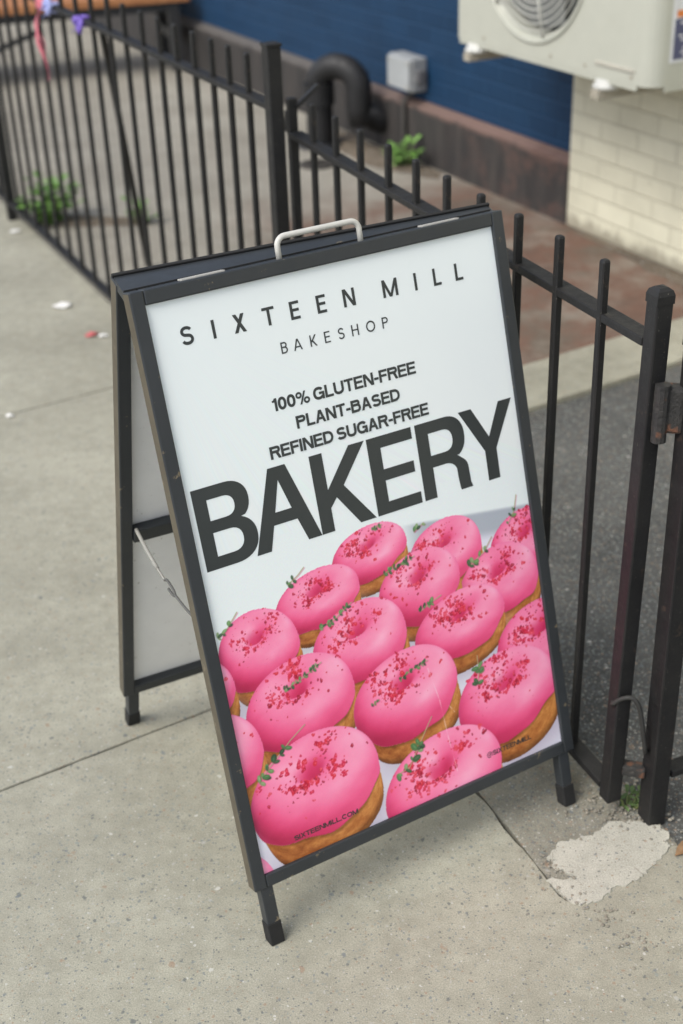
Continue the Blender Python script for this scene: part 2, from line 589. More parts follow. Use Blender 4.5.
# casing: front sheet with a round hole, rounded vertical corner at the right
bm = bmesh.new()
NSEG = 64
corner = []
for i in range(NSEG):
    q = 2 * math.pi * i / NSEG
    d = (math.cos(q), math.sin(q))
    ts = ((AS1 - FC[0]) / d[0] if d[0] > 1e-9 else 1e9, (AS0 + .06 - FC[0]) / d[0] if d[0] < -1e-9 else 1e9,
          (AZ1 - FC[1]) / d[1] if d[1] > 1e-9 else 1e9, (AZ0 - FC[1]) / d[1] if d[1] < -1e-9 else 1e9)
    t = min(x for x in ts if x > 0)
    corner.append((FC[0] + d[0] * t, FC[1] + d[1] * t))
def acv(s, z, o):
    return bm.verts.new(wall_pt(s, o, z))
hole = [acv(FC[0] + FR * math.cos(2 * math.pi * i / NSEG), FC[1] + FR * math.sin(2 * math.pi * i / NSEG), AO1) for i in range(NSEG)]
lip = [acv(FC[0] + (FR - .012) * math.cos(2 * math.pi * i / NSEG), FC[1] + (FR - .012) * math.sin(2 * math.pi * i / NSEG), AO1 - .018) for i in range(NSEG)]
inner = [acv(FC[0] + (FR - .012) * math.cos(2 * math.pi * i / NSEG), FC[1] + (FR - .012) * math.sin(2 * math.pi * i / NSEG), AO1 - .09) for i in range(NSEG)]
edge = [acv(s, z, AO1) for s, z in corner]
for i in range(NSEG):
    j = (i + 1) % NSEG
    bm.faces.new((hole[i], hole[j], edge[j], edge[i]))
    bm.faces.new((hole[i], lip[i], lip[j], hole[j]))
    bm.faces.new((lip[i], inner[i], inner[j], lip[j]))
# fill the four corners of the front sheet that the radial strips cut
for cs, cz in ((AS1, AZ0), (AS1, AZ1), (AS0 + .06, AZ0), (AS0 + .06, AZ1)):
    for i in range(NSEG):
        j = (i + 1) % NSEG
        (a0, b0), (a1, b1) = corner[i], corner[j]
        if abs(a0 - a1) > 1e-6 and abs(b0 - b1) > 1e-6 and abs((a0 if abs(a0 - cs) < 1e-6 else a1) - cs) < 1e-6 and abs((b0 if abs(b0 - cz) < 1e-6 else b1) - cz) < 1e-6:
            bm.faces.new((edge[i], edge[j], acv(cs, cz, AO1)))
# rounded corner, right side, back, left, top and bottom
out = [(AS1, AO0), (AS1, AO1)]
rc = []
for i in range(7):
    q = math.pi / 2 * i / 6
    rc.append((AS0 + .06 - .06 * math.sin(q), AO1 - .06 + .06 * math.cos(q)))
loop = [(AS1, AO1)] + rc + [(AS0, AO0), (AS1, AO0)]
for i in range(1, len(loop)):
    a, b = loop[i], loop[(i + 1) % len(loop)]
    bm.faces.new((acv(a[0], AZ0, a[1]), acv(b[0], AZ0, b[1]), acv(b[0], AZ1, b[1]), acv(a[0], AZ1, a[1])))
bm.faces.new([acv(a, AZ0, o) for a, o in loop])
bm.faces.new([acv(a, AZ1, o) for a, o in loop][::-1])
bmesh.ops.remove_doubles(bm, verts=bm.verts[:], dist=1e-5)
casing = mesh_obj('casing', bm, m_ac, ac)
# a raised ring round the grille
bm = bmesh.new()
tube(bm, [wall_pt(FC[0] + (FR + .012) * math.cos(q), AO1 + .001, FC[1] + (FR + .012) * math.sin(q)) for q in [2 * math.pi * i / 72 for i in range(72)]], .007, 8, True)
sub('grille_ring', bm, m_ac, casing, True)
# base lip and the pressed slot
bm = bmesh.new()
box(bm, wall_pt(-.775, AO1 + .002, .777), AX, (.10, .003, .006), .002)
sub('pressed_slot', bm, flat('slot_metal', (.42, .40, .34)), casing)  # slot strip slightly browner than the casing enamel
bm = bmesh.new()
box(bm, wall_pt((AS0 + .06 + AS1) / 2, AO1 - .004, AZ0 - .008), AX, ((AS1 - AS0 - .07) / 2, .003, .009), .001)
box(bm, wall_pt(AS0 + .003, (AO0 + AO1 - .05) / 2, AZ0 - .008), AX, (.003, (AO1 - AO0 - .07) / 2, .009), .001)
sub('base_lip', bm, m_ac, casing)
for s_, z_ in ((-.02, .757), (-.62, .757), (-.86, .757), (-.43, .757), (-.86, 1.45), (.1, 1.45)):
    bm = bmesh.new()
    tube(bm, [wall_pt(s_, AO1 - .001, z_), wall_pt(s_, AO1 + .003, z_)], .006, 10)
    sub('screw', bm, m_zinc, casing)
# grille
bm = bmesh.new()
for i in range(1, 13):
    r = FR * i / 13
    tube(bm, [wall_pt(FC[0] + r * math.cos(q), AO1 + .004 - .004 * (i / 13), FC[1] + r * math.sin(q)) for q in [2 * math.pi * j / 48 for j in range(48)]], .0023, 5, True)
for i in range(6):
    q = 2 * math.pi * (i + .26) / 6
    tube(bm, [wall_pt(FC[0] + .03 * math.cos(q), AO1 + .007, FC[1] + .03 * math.sin(q)), wall_pt(FC[0] + FR * math.cos(q), AO1 + .003, FC[1] + FR * math.sin(q))], .0055, 6)
mesh_obj('fan_grille', bm, m_ac2, ac, True)
bm = bmesh.new()
for b_i in range(3):
    for i in range(10):
        pass
for b_i in range(3):
    q0 = 2 * math.pi * b_i / 3 + .5
    rows = []
    for i in range(7):
        r = .05 + (FR - .03 - .05) * i / 6
        row = []
        for j in range(7):
            q = q0 + (j / 6 - .5) * 1.25 + .25 * i / 6
            row.append(bm.verts.new(wall_pt(FC[0] + r * math.cos(q), AO1 - .05 + .035 * (j / 6 - .5), FC[1] + r * math.sin(q))))
        rows.append(row)
    for a, b in zip(rows[:-1], rows[1:]):
        for j in range(6):
            bm.faces.new((a[j], a[j + 1], b[j + 1], b[j]))
tube(bm, [wall_pt(FC[0], AO1 - .075, FC[1]), wall_pt(FC[0], AO1 - .02, FC[1])], .06, 20)
mesh_obj('fan', bm, m_fan, ac)
bm = bmesh.new()
box(bm, wall_pt(FC[0], AO1 - .096, FC[1]), AX, (FR + .02, .004, FR + .02))
mesh_obj('coil_backing', bm, m_dk, ac)
# rubber feet and the two wall brackets
for s_ in (.05, -.715):
    bm = bmesh.new()
    bar(bm, wall_pt(s_, .004, .683), wall_pt(s_, .43, .683), .04, .03, WD, .003)
    bar(bm, wall_pt(s_, .010, .70), wall_pt(s_, .010, 1.05), .04, .012, WD, .002)
    bar(bm, wall_pt(s_, .010, 1.0), wall_pt(s_, .06, .70), .03, .008, WD, .002)
    mesh_obj('wall_bracket', bm, m_zinc, ac)
    for o_ in (.33, .12):
        bm = bmesh.new()
        c0 = wall_pt(s_, o_ + .05, .699)
        tube(bm, [c0, c0 + Z * .008, c0 + Z * .014, c0 + Z * .028], [.046, .048, .040, .036], 20)
        mesh_obj('rubber_foot', bm, m_rub, ac, True)
# rating label on the end panel
kl = NT('rating_label_print')
bm = bmesh.new()
AE = (-WD)
box(bm, wall_pt(AS0 - .0012, .215, .96), AX, (.001, .115, .155))
lab = mesh_obj('rating_label', bm, flat('label_paper', (.62, .63, .64)), ac)
kl.color(lin(70, 74, 105))
bm = bmesh.new()
box(bm, wall_pt(AS0 - .0030, .215, .875), AX, (.0005, .105, .060))
sub('label_panel', bm, kl.m, lab)
bm = bmesh.new()
box(bm, wall_pt(AS0 - .0030, .215, .950), AX, (.0005, .100, .010))
sub('label_band', bm, flat('label_orange', (.62, .19, .04)), lab)
bm = bmesh.new()
rnd = random.Random(3)
for i in range(9):
    zz = .823 + i * .0125
    x = .125
    while x < .29:
        w = rnd.uniform(.006, .02)
        box(bm, wall_pt(AS0 - .0040, x + w / 2, zz), AX, (.0003, w / 2, .003))
        x += w + rnd.uniform(.004, .02)
sub('label_text_rows', bm, flat('label_white_ink', (.6, .6, .62)), lab)

# ------------------------------------------------------------------ junction box on the blue wall
jb = thing('junction_box', 'small grey electrical box fixed to the blue brick wall', 'electrical box', wall_pt(1.2, -.045, .31))
m_jb = paint('grey_plastic', (.27, .28, .285), .5, .5)
bm = bmesh.new()
box(bm, wall_pt(1.215, -.005, .39), AX, (.105, .040, .075), .008)
jbox = mesh_obj('box_body', bm, m_jb, jb)
bm = bmesh.new()
box(bm, wall_pt(1.215, .0435, .39), AX, (.098, .006, .068), .004)
lid_ = mesh_obj('box_lid', bm, paint('grey_lid', (.33, .345, .35), .45), jb)
for a in (-1, 1):
    for b in (-1, 1):
        bm = bmesh.new()
        c0 = wall_pt(1.215 + a * .082, .049, .39 + b * .053)
        tube(bm, [c0, c0 + WN * .003], .006, 10)
        sub('lid_screw', bm, m_zinc, lid_)
bm = bmesh.new()
box(bm, wall_pt(1.102, -.005, .385), AX, (.014, .022, .03), .006)
mesh_obj('side_switch', bm, paint('dark_knob', (.12, .12, .125), .5), jb)
bm = bmesh.new()
tube(bm, [wall_pt(1.215, -.02, .318), wall_pt(1.215, -.02, .285), wall_pt(1.215, .02, .262), wall_pt(1.215, .020, .02)], .011, 10)
mesh_obj('conduit', bm, paint('dark_conduit', (.06, .055, .05), .6), jb)

# ------------------------------------------------------------------ black gooseneck pipe by the wall
m_pipe = paint('black_pipe', (.014, .014, .015), .55, .4, .3, (.12, .11, .1), .2, .2)
pp = thing('gooseneck_pipe', 'thick black bent pipe rising from the yard and turning into the wall plinth', 'pipe', (-.04, 6.69, 0))
pb = V(-.035, 6.66, 0)
pe = V(.155, 6.55, 0)
R_ = (pe - pb).length / 2
pm = (pb + pe) / 2
dirp = (pe - pb).normalized()
path = [pm - dirp * R_ + Z * .29]
arc = []
for i in range(17):
    q = math.pi * (1 - i / 16)
    arc.append(pm + dirp * (R_ * math.cos(q)) + Z * (.29 + R_ * .85 * math.sin(q)))
down = [pe + Z * (.29 - .045 * i) for i in range(1, 4)]
inw = [pe + Z * .17 - WN * .03, pe + Z * .13 - WN * .10, pe + Z * .12 - WN * .22]
bm = bmesh.new()
tube(bm, arc + down + inw, .061, 20)
mesh_obj('pipe_bend', bm, m_pipe, pp, True)
bm = bmesh.new()
tube(bm, [pb - Z * .02, pb + Z * .20, pb + Z * .201, pb + Z * .30, pb + Z * .301], [.064, .064, .075, .075, .062], 24)
mesh_obj('pipe_riser', bm, m_pipe, pp, False)
bm = bmesh.new()
tube(bm, [pb + Z * .001, pb + Z * .022], [.115, .105], 20)
mesh_obj('base_flange', bm, m_pipe, pp)

dc = V(-.055, 6.30, 0)
bm = bmesh.new()
tube(bm, [dc + Z * .001, dc + Z * .010, dc + Z * .014], [.085, .083, .07], 24)
for i in range(-3, 4):
    w = math.sqrt(max(0, .06 ** 2 - (i * .016) ** 2))
    box(bm, dc + V(0, i * .016, .0155), (V(1, 0, 0), V(0, 1, 0), Z), (w, .003, .002))
o = mesh_obj('drain_cover', bm, paint('cast_iron', (.05, .045, .04), .7, .3), loc=None)
tag(o, 'small round dark drain cover in the yard by the black pipe', 'drain cover')

# ------------------------------------------------------------------ timber bench behind the fence
m_wood = NT('orange_timber')
co = m_wood.coord('Object', (2, 2, 2))
gr = m_wood.noise(m_wood.coord('Object', (3, 26, 26)), 1.5, 6, .6, .6)
m_wood.color(m_wood.ramp(gr, [(.3, (.30, .12, .045)), (.55, (.42, .18, .07)), (.75, (.50, .24, .10))]))
m_wood.rough(.5)
m_blackpaint = paint('bench_black_steel', (.022, .022, .023), .5, .5)
bd = V(math.cos(math.radians(15.5)), math.sin(math.radians(15.5)), 0)
bn = V(-bd.y, bd.x, 0)
bo = V(-.79, 8.58, 0)
bench = thing('timber_bench', 'orange brown timber bench with black steel legs standing in the yard', 'bench', bo - bd * 1.0)
bm = bmesh.new()
for i in range(4):
    box(bm, bo - bd * .95 + bn * (.075 + i * .14) + Z * .425, (bd, bn, Z), (.95, .066, .022), .005)
mesh_obj('seat', bm, m_wood.m, bench)
for e in (.10, 1.75):
    for w in (.06, .50):
        bm = bmesh.new()
        bar(bm, bo - bd * e + bn * w, bo - bd * e + bn * w + Z * .402, .07, .07, bd, .004)
        mesh_obj('leg', bm, m_blackpaint, bench)
bm = bmesh.new()
bar(bm, bo - bd * .95 + bn * .06 + Z * .375, bo - bd * .1 + bn * .06 + Z * .375, .05, .05, bn)
bar(bm, bo - bd * 1.72 + bn * .06 + Z * .375, bo - bd * .95 + bn * .06 + Z * .375, .05, .05, bn)
bar(bm, bo - bd * .1 + bn * .09 + Z * .2, bo - bd * .1 + bn * .47 + Z * .2, .05, .05, bd)
mesh_obj('apron', bm, m_blackpaint, bench)
bm = bmesh.new()
bar(bm, bo - bd * 1.70 + bn * .06 + Z * .03, bo - bd * .92 + bn * .05 + Z * .29, .03, .03, bn)
mesh_obj('brace', bm, m_blackpaint, bench)

# ------------------------------------------------------------------ fences and gate
kf = NT('black_fence_paint')
co = kf.coord()
fc = kf.ramp(kf.noise(co, 11, 6, .65), [(.3, (.011, .011, .012)), (.7, (.019, .0185, .018))])
wm = kf.step(kf.noise(co, 38, 7, .72), .60, .68)
fc = kf.mix(fc, (.060, .042, .032, 1), kf.math('MULTIPLY', wm, .5))
dm = kf.step(kf.noise(co, 240, 4, .7), .66, .73)
fc = kf.mix(fc, (.22, .20, .17, 1), kf.math('MULTIPLY', dm, .7))
kf.color(fc)
kf.rough(kf.ramp(kf.noise(co, 30, 5, .6), [(.3, (.42,) * 3), (.7, (.68,) * 3)]))
kf.b.inputs['Specular IOR Level'].default_value = .32
kf.bump(kf.noise(co, 120, 5, .65), .25, .002)
m_fence = kf.m

def picket_bm(z0, z1, w=.0135):
    """square bar with a softly rounded head, standing on the local origin"""
    bm = bmesh.new()
    prof = [(z0, w / 2), (z1 - .004, w / 2), (z1 - .0012, w * .42), (z1, w * .30)]
    rings = []
    for z, h in prof:
        c = .002 if h > w * .45 else .0015
        ring = []
        for sx, sy in ((1, 1), (-1, 1), (-1, -1), (1, -1)):
            p = [(sx * h, sy * (h - c)), (sx * (h - c), sy * h)]
            if (sx > 0) != (sy > 0):
                p.reverse()
            ring += [bm.verts.new((x, y, z)) for x, y in p]
        rings.append(ring)
    for a, b in zip(rings[:-1], rings[1:]):
        for i in range(8):
            bm.faces.new((a[i], a[(i + 1) % 8], b[(i + 1) % 8], b[i]))
    bm.faces.new(rings[0][::-1])
    bm.faces.new(rings[-1])
    return bm

def post_bm(base, d, w, z0, z1, cap='flat', lean=None):
    bm = bmesh.new()
    n = V(-d.y, d.x, 0)
    box(bm, base + Z * ((z0 + z1) / 2), (d, n, Z), (w / 2, w / 2, (z1 - z0) / 2), .003)
    if cap == 'dome':
        h = w / 2 + .0006
        prev = None
        for dz, k_ in ((-.010, 1), (.003, 1), (.010, .84), (.014, .48), (.0152, .1)):
            ring = [bm.verts.new(base + Z * (z1 + dz) + d * (a * h * k_) + n * (b * h * k_)) for a, b in ((1, 1), (-1, 1), (-1, -1), (1, -1))]
            if prev:
                for i in range(4):
                    bm.faces.new((prev[i], prev[(i + 1) % 4], ring[(i + 1) % 4], ring[i]))
            else:
                bm.faces.new(ring[::-1])
            prev = ring
        bm.faces.new(prev)
    elif cap == 'plate':
        box(bm, base + Z * (z1 + .003), (d, n, Z), (w / 2 + .002, w / 2 + .002, .0035), .0015)
    if lean is not None:                                    # out of plumb: the head is off the foot by `lean`
        for v in bm.verts:
            v.co += lean * ((v.co.z - z0) / (z1 - z0))
    return bm

def add_pickets(parent, base, d, ts, z0, z1):
    """one picket mesh, then copies of it along the rail"""
    a = math.atan2(d.y, d.x)
    first = mesh_obj('picket', picket_bm(z0, z1), m_fence)
    for i, t in enumerate(ts):
        o = first if i == 0 else first.copy()
        if i:
            COL.objects.link(o)
        o.parent = parent
        o.location = base + d * t - Vector(parent['_o'])
        o.rotation_euler = (0, 0, a)

# left run
lf = thing('iron_fence', 'long black iron picket fence on the left, ending at a square gate post', 'fence', FEN)
FN = V(-FD.y, FD.x, 0)
ts = [.092, .205, .311, .430, .556, .681, .815, .965, 1.107, 1.267, 1.427, 1.587, 1.734, 1.88, 2.03, 2.18, 2.33, 2.47, 2.60]
add_pickets(lf, FEN, FD, ts, .06, 1.082)
for zz, w in ((.985, .030), (.075, .030)):
    bm = bmesh.new()
    bar(bm, FEN - FD * .034 + Z * zz, FEN + FD * 2.722 + Z * zz, w, .014, FN, .002)
    mesh_obj('rail', bm, m_fence, lf)
bm = post_bm(FEN - FD * .050, FD, .034, -.03, 1.118, 'plate')
mesh_obj('post', bm, m_fence, lf)
bm = post_bm(FEN + FD * 2.74, FD, .036, -.03, 1.118, 'plate')
mesh_obj('post', bm, m_fence, lf)
# next bay, beyond the left post
add_pickets(lf, FEN, FD, [2.87 + .145 * i for i in range(9)], .06, 1.082)
for zz in (.985, .075):
    bm = bmesh.new()
    bar(bm, FEN + FD * 2.757 + Z * zz, FEN + FD * 4.2 + Z * zz, .030, .014, FN, .002)
    mesh_obj('rail', bm, m_fence, lf)
bm = bmesh.new()
bar(bm, FEN + FD * 1.25 - FN * .02 + Z * .985, V(-.70, 4.96, .0), .018, .018, FD, .002)
mesh_obj('brace', bm, m_fence, lf)

# gate
GN = V(-GD.y, GD.x, 0)
gt = thing('iron_gate', 'black iron picket gate standing right behind the sandwich board', 'gate', GATE)
add_pickets(gt, GATE, GD, [.122, .254, .386, .520, .653, .784, .913, 1.053, 1.187, 1.321], .07, .996)
for zz in (.904, .060):
    bm = bmesh.new()
    bar(bm, GATE + GD * .010 + V(.013, .002, 0) * (zz - .034) / .944 + Z * zz, GATE + GD * 1.435 + Z * zz, .032, .014, GN, .002)
    mesh_obj('rail', bm, m_fence, gt)
bm = post_bm(GATE - GD * .004, GD, .029, .034, .978, 'dome', V(.013, .002, 0))
mesh_obj('stile', bm, m_fence, gt)
bm = post_bm(GATE + GD * 1.452, GD, .022, .034, .985, 'flat')
mesh_obj('stile', bm, m_fence, gt)
bm = bmesh.new()
lp0 = GATE + GD * 1.455 + Z * .965
bar(bm, lp0 + V(.012, -.01, 0), lp0 + V(.065, .02, .042), .010, .016, GN, .002)
bar(bm, lp0 + V(.0, .03, -.05), lp0 + V(-.01, .06, -.045), .05, .02, Z, .002)
mesh_obj('latch', bm, m_fence, gt)
# hinge block between the gate stile and the post
km = NT('weathered_hinge_iron')
co = km.coord()
hc = km.ramp(km.noise(co, 60, 6, .7), [(.35, (.020, .020, .020)), (.62, (.035, .033, .030)), (.78, (.16, .15, .13))])
km.color(km.mix(hc, (.17, .07, .035, 1), km.math('MULTIPLY', km.step(km.noise(co, 25, 5, .6), .56, .66), .8)))
km.rough(.6)
km.bump(km.noise(co, 90, 6, .75), .9, .006)
bm = bmesh.new()
hd = (POST_R - GATE).normalized()
hn = V(-hd.y, hd.x, 0)
for dz, hh in ((.803, .038),):
    box(bm, GATE + hd * .040 + Z * dz, (hd, hn, Z), (.024, .014, hh), .006, 2)
tube(bm, [GATE + hd * .030 + hn * -.012 + Z * .752, GATE + hd * .030 + hn * -.012 + Z * .846], .012, 12)
mesh_obj('hinge', bm, km.m, gt)
bm = bmesh.new()
box(bm, GATE + hd * .040 + Z * .105, (hd, hn, Z), (.020, .012, .010), .003)
mesh_obj('hinge', bm, km.m, gt)

# right-hand post and the short return panel
rf = thing('iron_fence', 'short black iron fence return at the right edge starting at a thick post', 'fence', POST_R)
bm = post_bm(POST_R, GD, .036, -.03, .915, 'dome')
mesh_obj('post', bm, m_fence, rf)
RA = math.radians(24)
RD = V(math.cos(RA), math.sin(RA), 0)
RN = V(-RD.y, RD.x, 0)
RB = POST_R
add_pickets(rf, RB, RD, [.075 + .13 * i for i in range(6)], .085, .93)
for zz in (.845, .10):
    bm = bmesh.new()
    bar(bm, RB + RD * .024 + Z * zz, RB + RD * .86 + Z * zz, .030, .014, RN, .002)
    mesh_obj('rail', bm, m_fence, rf)
bm = post_bm(RB + RD * .89, RD, .05, -.03, .915, 'dome')
mesh_obj('post', bm, m_fence, rf)

# bent wire hook between gate and post
bm = bmesh.new()
way = [(.448, 1.841, .252), (.458, 1.837, .266), (.475, 1.832, .274), (.486, 1.829, .268), (.494, 1.826, .246), (.500, 1.824, .209), (.507, 1.822, .162)]
pts = []
for a_, b_ in zip(way[:-1], way[1:]):
    for i in range(4):
        pts.append(V(*a_).lerp(V(*b_), i / 4))
pts.append(V(*way[-1]))
for _ in range(3):
    pts = [pts[0]] + [(pts[i - 1] + pts[i] * 2 + pts[i + 1]) / 4 for i in range(1, len(pts) - 1)] + [pts[-1]]
back = V(.02, .045, 0)
pts = [pts[0] + back - Z * .004] + [pts[0] + back * .4 - Z * .001] + pts + [pts[-1] + back * .4 - Z * .012]
tube(bm, pts, .0042, 8)
o = mesh_obj('wire_hook', bm, paint('grey_cable', (.032, .032, .03), .6, .3), None, True)
tag(o, 'dark wire hook bent over between the gate stile and right post', 'wire hook')

# ribbons tied on the left fence rail
m_pur = flat('purple_ribbon', (.16, .10, .42), .45)
m_pin = flat('pink_ribbon', (.62, .17, .22), .45)
m_lil = flat('lilac_ribbon', (.38, .42, .72), .45)
def ribbon(name, label, mat, t, tails, seed, knot=.02):
    rnd = random.Random(seed)
    base = FEN + FD * t + Z * .985
    bm = bmesh.new()
    # wrap round the rail
    ring = [base + FN * (.019 * math.cos(q)) + Z * (.012 * math.sin(q)) for q in [2 * math.pi * i / 16 for i in range(16)]]
    for kx in (-.010, .0, .010):
        tube(bm, [p + FD * (kx + rnd.uniform(-.002, .002)) for p in ring], .0055, 6, True)
    fr = base + FN * .024
    for i in range(4):
        c = fr + FD * rnd.uniform(-.018, .018) + Z * rnd.uniform(-.012, .012)
        a, b = rnd.uniform(.5, 1) * knot, rnd.uniform(.4, .9) * knot
        tube(bm, [c + FD * (a * math.cos(q)) + Z * (b * math.sin(q)) + FN * (.006 * math.sin(2 * q)) for q in [2 * math.pi * j / 10 for j in range(10)]], .006, 5, True)
    for ln, w in tails:
        pts = []
        for i in range(13):
            f = i / 12
            pts.append(fr + FD * (.012 * math.sin(f * 5 + seed)) + FN * (.012 + .010 * math.sin(f * 7 + seed)) - Z * (ln * f))
        prev = None
        for i, p in enumerate(pts):
            wv = FD * math.cos(i * .35 + seed) + FN * math.sin(i * .35 + seed) * .6
            a, b = bm.verts.new(p - wv * w / 2), bm.verts.new(p + wv * w / 2)
            if prev:
                bm.faces.new((prev[0], prev[1], b, a))
            prev = (a, b)
    o = mesh_obj(name, bm, mat)
    sm = o.modifiers.new('thickness', 'SOLIDIFY')
    sm.thickness = .001
    return tag(o, label, 'ribbon')
ribbon('ribbon', 'lilac ribbon knot tied on the rail beside the hanging pink ribbon', m_lil, 1.66, [(.03, .016)], 2, .022)
ribbon('ribbon', 'pink ribbon with a long tail hanging from the left fence rail', m_pin, 1.75, [(.24, .018), (.15, .014)], 5, .014)
ribbon('ribbon', 'deep purple ribbon knotted on the fence rail without a long tail', m_pur, 1.345, [(.035, .014)], 9, .024)

# ------------------------------------------------------------------ weeds
def leaf(bm, base, d, ln, w, droop, side=None):
    d = d.normalized()
    s = d.cross(Z)
    if s.length < .05:
        s = V(1, 0, 0)
    s.normalize()
    a = bm.verts.new(base)
    rows = []
    for f, ww in ((.3, .75), (.6, 1.0), (.85, .55)):
        c = base + d * (ln * f) - Z * (droop * f * f)
        up = Z * (.12 * w)
        rows.append((bm.verts.new(c - s * (w * ww / 2) + up), bm.verts.new(c - Z * .0), bm.verts.new(c + s * (w * ww / 2) + up)))
    tip = bm.verts.new(base + d * ln - Z * droop)
    bm.faces.new((a, rows[0][1], rows[0][0]))
    bm.faces.new((a, rows[0][2], rows[0][1]))
    for p, q in zip(rows[:-1], rows[1:]):
        bm.faces.new((p[0], p[1], q[1], q[0]))
        bm.faces.new((p[1], p[2], q[2], q[1]))
    bm.faces.new((rows[-1][0], rows[-1][1], tip))
    bm.faces.new((rows[-1][1], rows[-1][2], tip))

def leaf_mat(name, c):
    k = NT(name)
    co = k.coord()
    k.color(k.ramp(k.noise(co, 30, 4), [(.3, tuple(x * .55 for x in c)), (.5, c), (.72, tuple(x * 1.5 for x in c))]))
    k.rough(.5)
    k.b.inputs['Subsurface Weight'].default_value = 0
    return k.m
m_leaf = leaf_mat('weed_leaf', (.15, .29, .065))
m_leaf2 = leaf_mat('weed_leaf_dark', (.10, .17, .05))
m_stem = flat('weed_stem', (.12, .15, .05))

def weed(name, label, loc, n, h, spread, ll, lw, mat, seed):
    rnd = random.Random(seed)
    t = thing(name, label, 'weed', loc)
    loc = Vector(loc)
    bs, bl = bmesh.new(), bmesh.new()
    for i in range(n):
        q = rnd.uniform(0, 2 * math.pi)
        r = spread * math.sqrt(rnd.random())
        top = loc + V(r * math.cos(q), r * math.sin(q), h * rnd.uniform(.35, 1) * (1 - .5 * r / spread))
        root = loc + V(r * .25 * math.cos(q), r * .25 * math.sin(q), -.01)
        mid = (root + top) / 2 + V(0, 0, h * .12)
        tube(bs, [root, mid, top], [.0028, .0022, .0012], 5)
        m_ = rnd.randint(5, 8)
        for j in range(m_):
            f = (j + .6) / m_
            p = root.lerp(mid, f * 2) if f < .5 else mid.lerp(top, f * 2 - 1)
            aq = rnd.uniform(0, 2 * math.pi)
            leaf(bl, p, V(math.cos(aq), math.sin(aq), rnd.uniform(.1, .8)), ll * rnd.uniform(.6, 1.15), lw * rnd.uniform(.7, 1.1), ll * rnd.uniform(.1, .4))
        leaf(bl, top, V(math.cos(q), math.sin(q), .8), ll, lw, ll * .2)
    mesh_obj('stem', bs, m_stem, t)
    mesh_obj('foliage', bl, mat, t)
    return t
weed('weed', 'bushy green weed growing at the foot of the left fence', (-1.17, 5.55, 0), 24, .22, .12, .070, .036, m_leaf, 1)
weed('weed', 'small low green weed in the yard soil behind the leaning fence brace', (-.80, 5.50, 0), 6, .12, .06, .05, .028, m_leaf, 2)
weed('weed', 'bright green weed growing against the plinth under the grey box', tuple(wall_pt(1.06, .11, 0)), 13, .20, .075, .052, .028, m_leaf, 3)
weed('weed', 'tiny weed with small leaves between the gate stile and right post', (.497, 1.868, 0), 7, .045, .035, .018, .009, m_leaf2, 4)

# dead leaves and grit round the right post
m_dead = leaf_mat('dead_leaf', (.20, .12, .06))
def dead(label, loc, a, sz):
    bm = bmesh.new()
    p = Vector(loc) + Z * .003
    leaf(bm, p, V(math.cos(a), math.sin(a), .12), sz, sz * .5, -.004)
    o = mesh_obj('dead_leaf', bm, m_dead)
    sm = o.modifiers.new('thickness', 'SOLIDIFY')
    sm.thickness = .0008
    return tag(o, label, 'leaf', 'dead leaves on the ground')
dead('dead brown leaf lying beside the pale mortar patch', (.552, 1.735, 0), .6, .05)

kg = concrete('grit_stone', (.18, .165, .135), (.36, .33, .27), .2, .1, 1, .5, 0)
bm = bmesh.new()
rnd = random.Random(11)
for i in range(420):
    if i < 170:
        c = V(.50, 1.87, 0) + V(rnd.gauss(0, .05), rnd.gauss(0, .035), 0)
    elif i < 260:
        t = rnd.random()
        c = V(.47, 1.52, 0).lerp(V(.30, 1.75, 0), t) + V(rnd.gauss(0, .02), rnd.gauss(0, .02), 0)
    else:
        t = rnd.uniform(-.5, 1.2)
        c = GATE + GD * t + V(.02, .0, 0) + GN * rnd.gauss(0, .03)
    r = rnd.uniform(.0015, .0045)
    m4 = Matrix.Translation(c + Z * (r * .4)) @ Matrix.Rotation(rnd.uniform(0, 6.28), 4, 'Z') @ Matrix.Diagonal((r, r * rnd.uniform(.6, 1), r * .7, 1))
    bmesh.ops.create_icosphere(bm, subdivisions=1, radius=1, matrix=m4)
struct(mesh_obj('grit', bm, kg.m), 'stuff')

# pale mortar patch
kq = concrete('pale_mortar', (.38, .372, .32), (.52, .505, .44), .06, .02, 1.0, .6, .3)
co = kq.coord()
crk = kq.voro(co, 9, feature='DISTANCE_TO_EDGE')
bc = kq.b.inputs['Base Color'].links[0].from_socket
cm = kq.math('MULTIPLY', kq.step(kq.math('ADD', crk.outputs['Distance'], kq.math('MULTIPLY', kq.noise(co, 30, 4), .03)), .026, .016), kq.step(kq.noise(co, 8, 3), .5, .6))
kq.color(kq.mix(bc, (.2, .18, .15, 1), kq.math('MULTIPLY', cm, .7)))
PATCH = None

# ------------------------------------------------------------------ sandwich board
SO = V(-.1448, 1.5600, 0)
YAW, LEAN = .5261, .2673
UX = V(math.cos(YAW), math.sin(YAW), 0)
NH = V(math.sin(YAW), -math.cos(YAW), 0)
UP = Z * math.cos(LEAN) - NH * math.sin(LEAN)
NF = NH * math.cos(LEAN) + Z * math.sin(LEAN)       # out of the front panel
FW, FH, FL, FM, FT = .65, .9622, .1056, .0221, .026
board = thing('sandwich_board', 'black framed folding A board with a pink doughnut bakery poster', 'sign', SO)

m_frame = paint('frame_black_aluminium', (.028, .032, .036), .42, .5, .28, (.20, .16, .10), .12, 0, 38)
m_footr = paint('black_rubber', (.018, .018, .018), .7, .3)
m_steel = paint('galvanised', (.42, .41, .38), .4, .5)

def F(s, t, n=0.0):
    """front panel: s across, t up the slope from the ground, n out of its front face"""
    return SO + UX * s + UP * t + NF * n

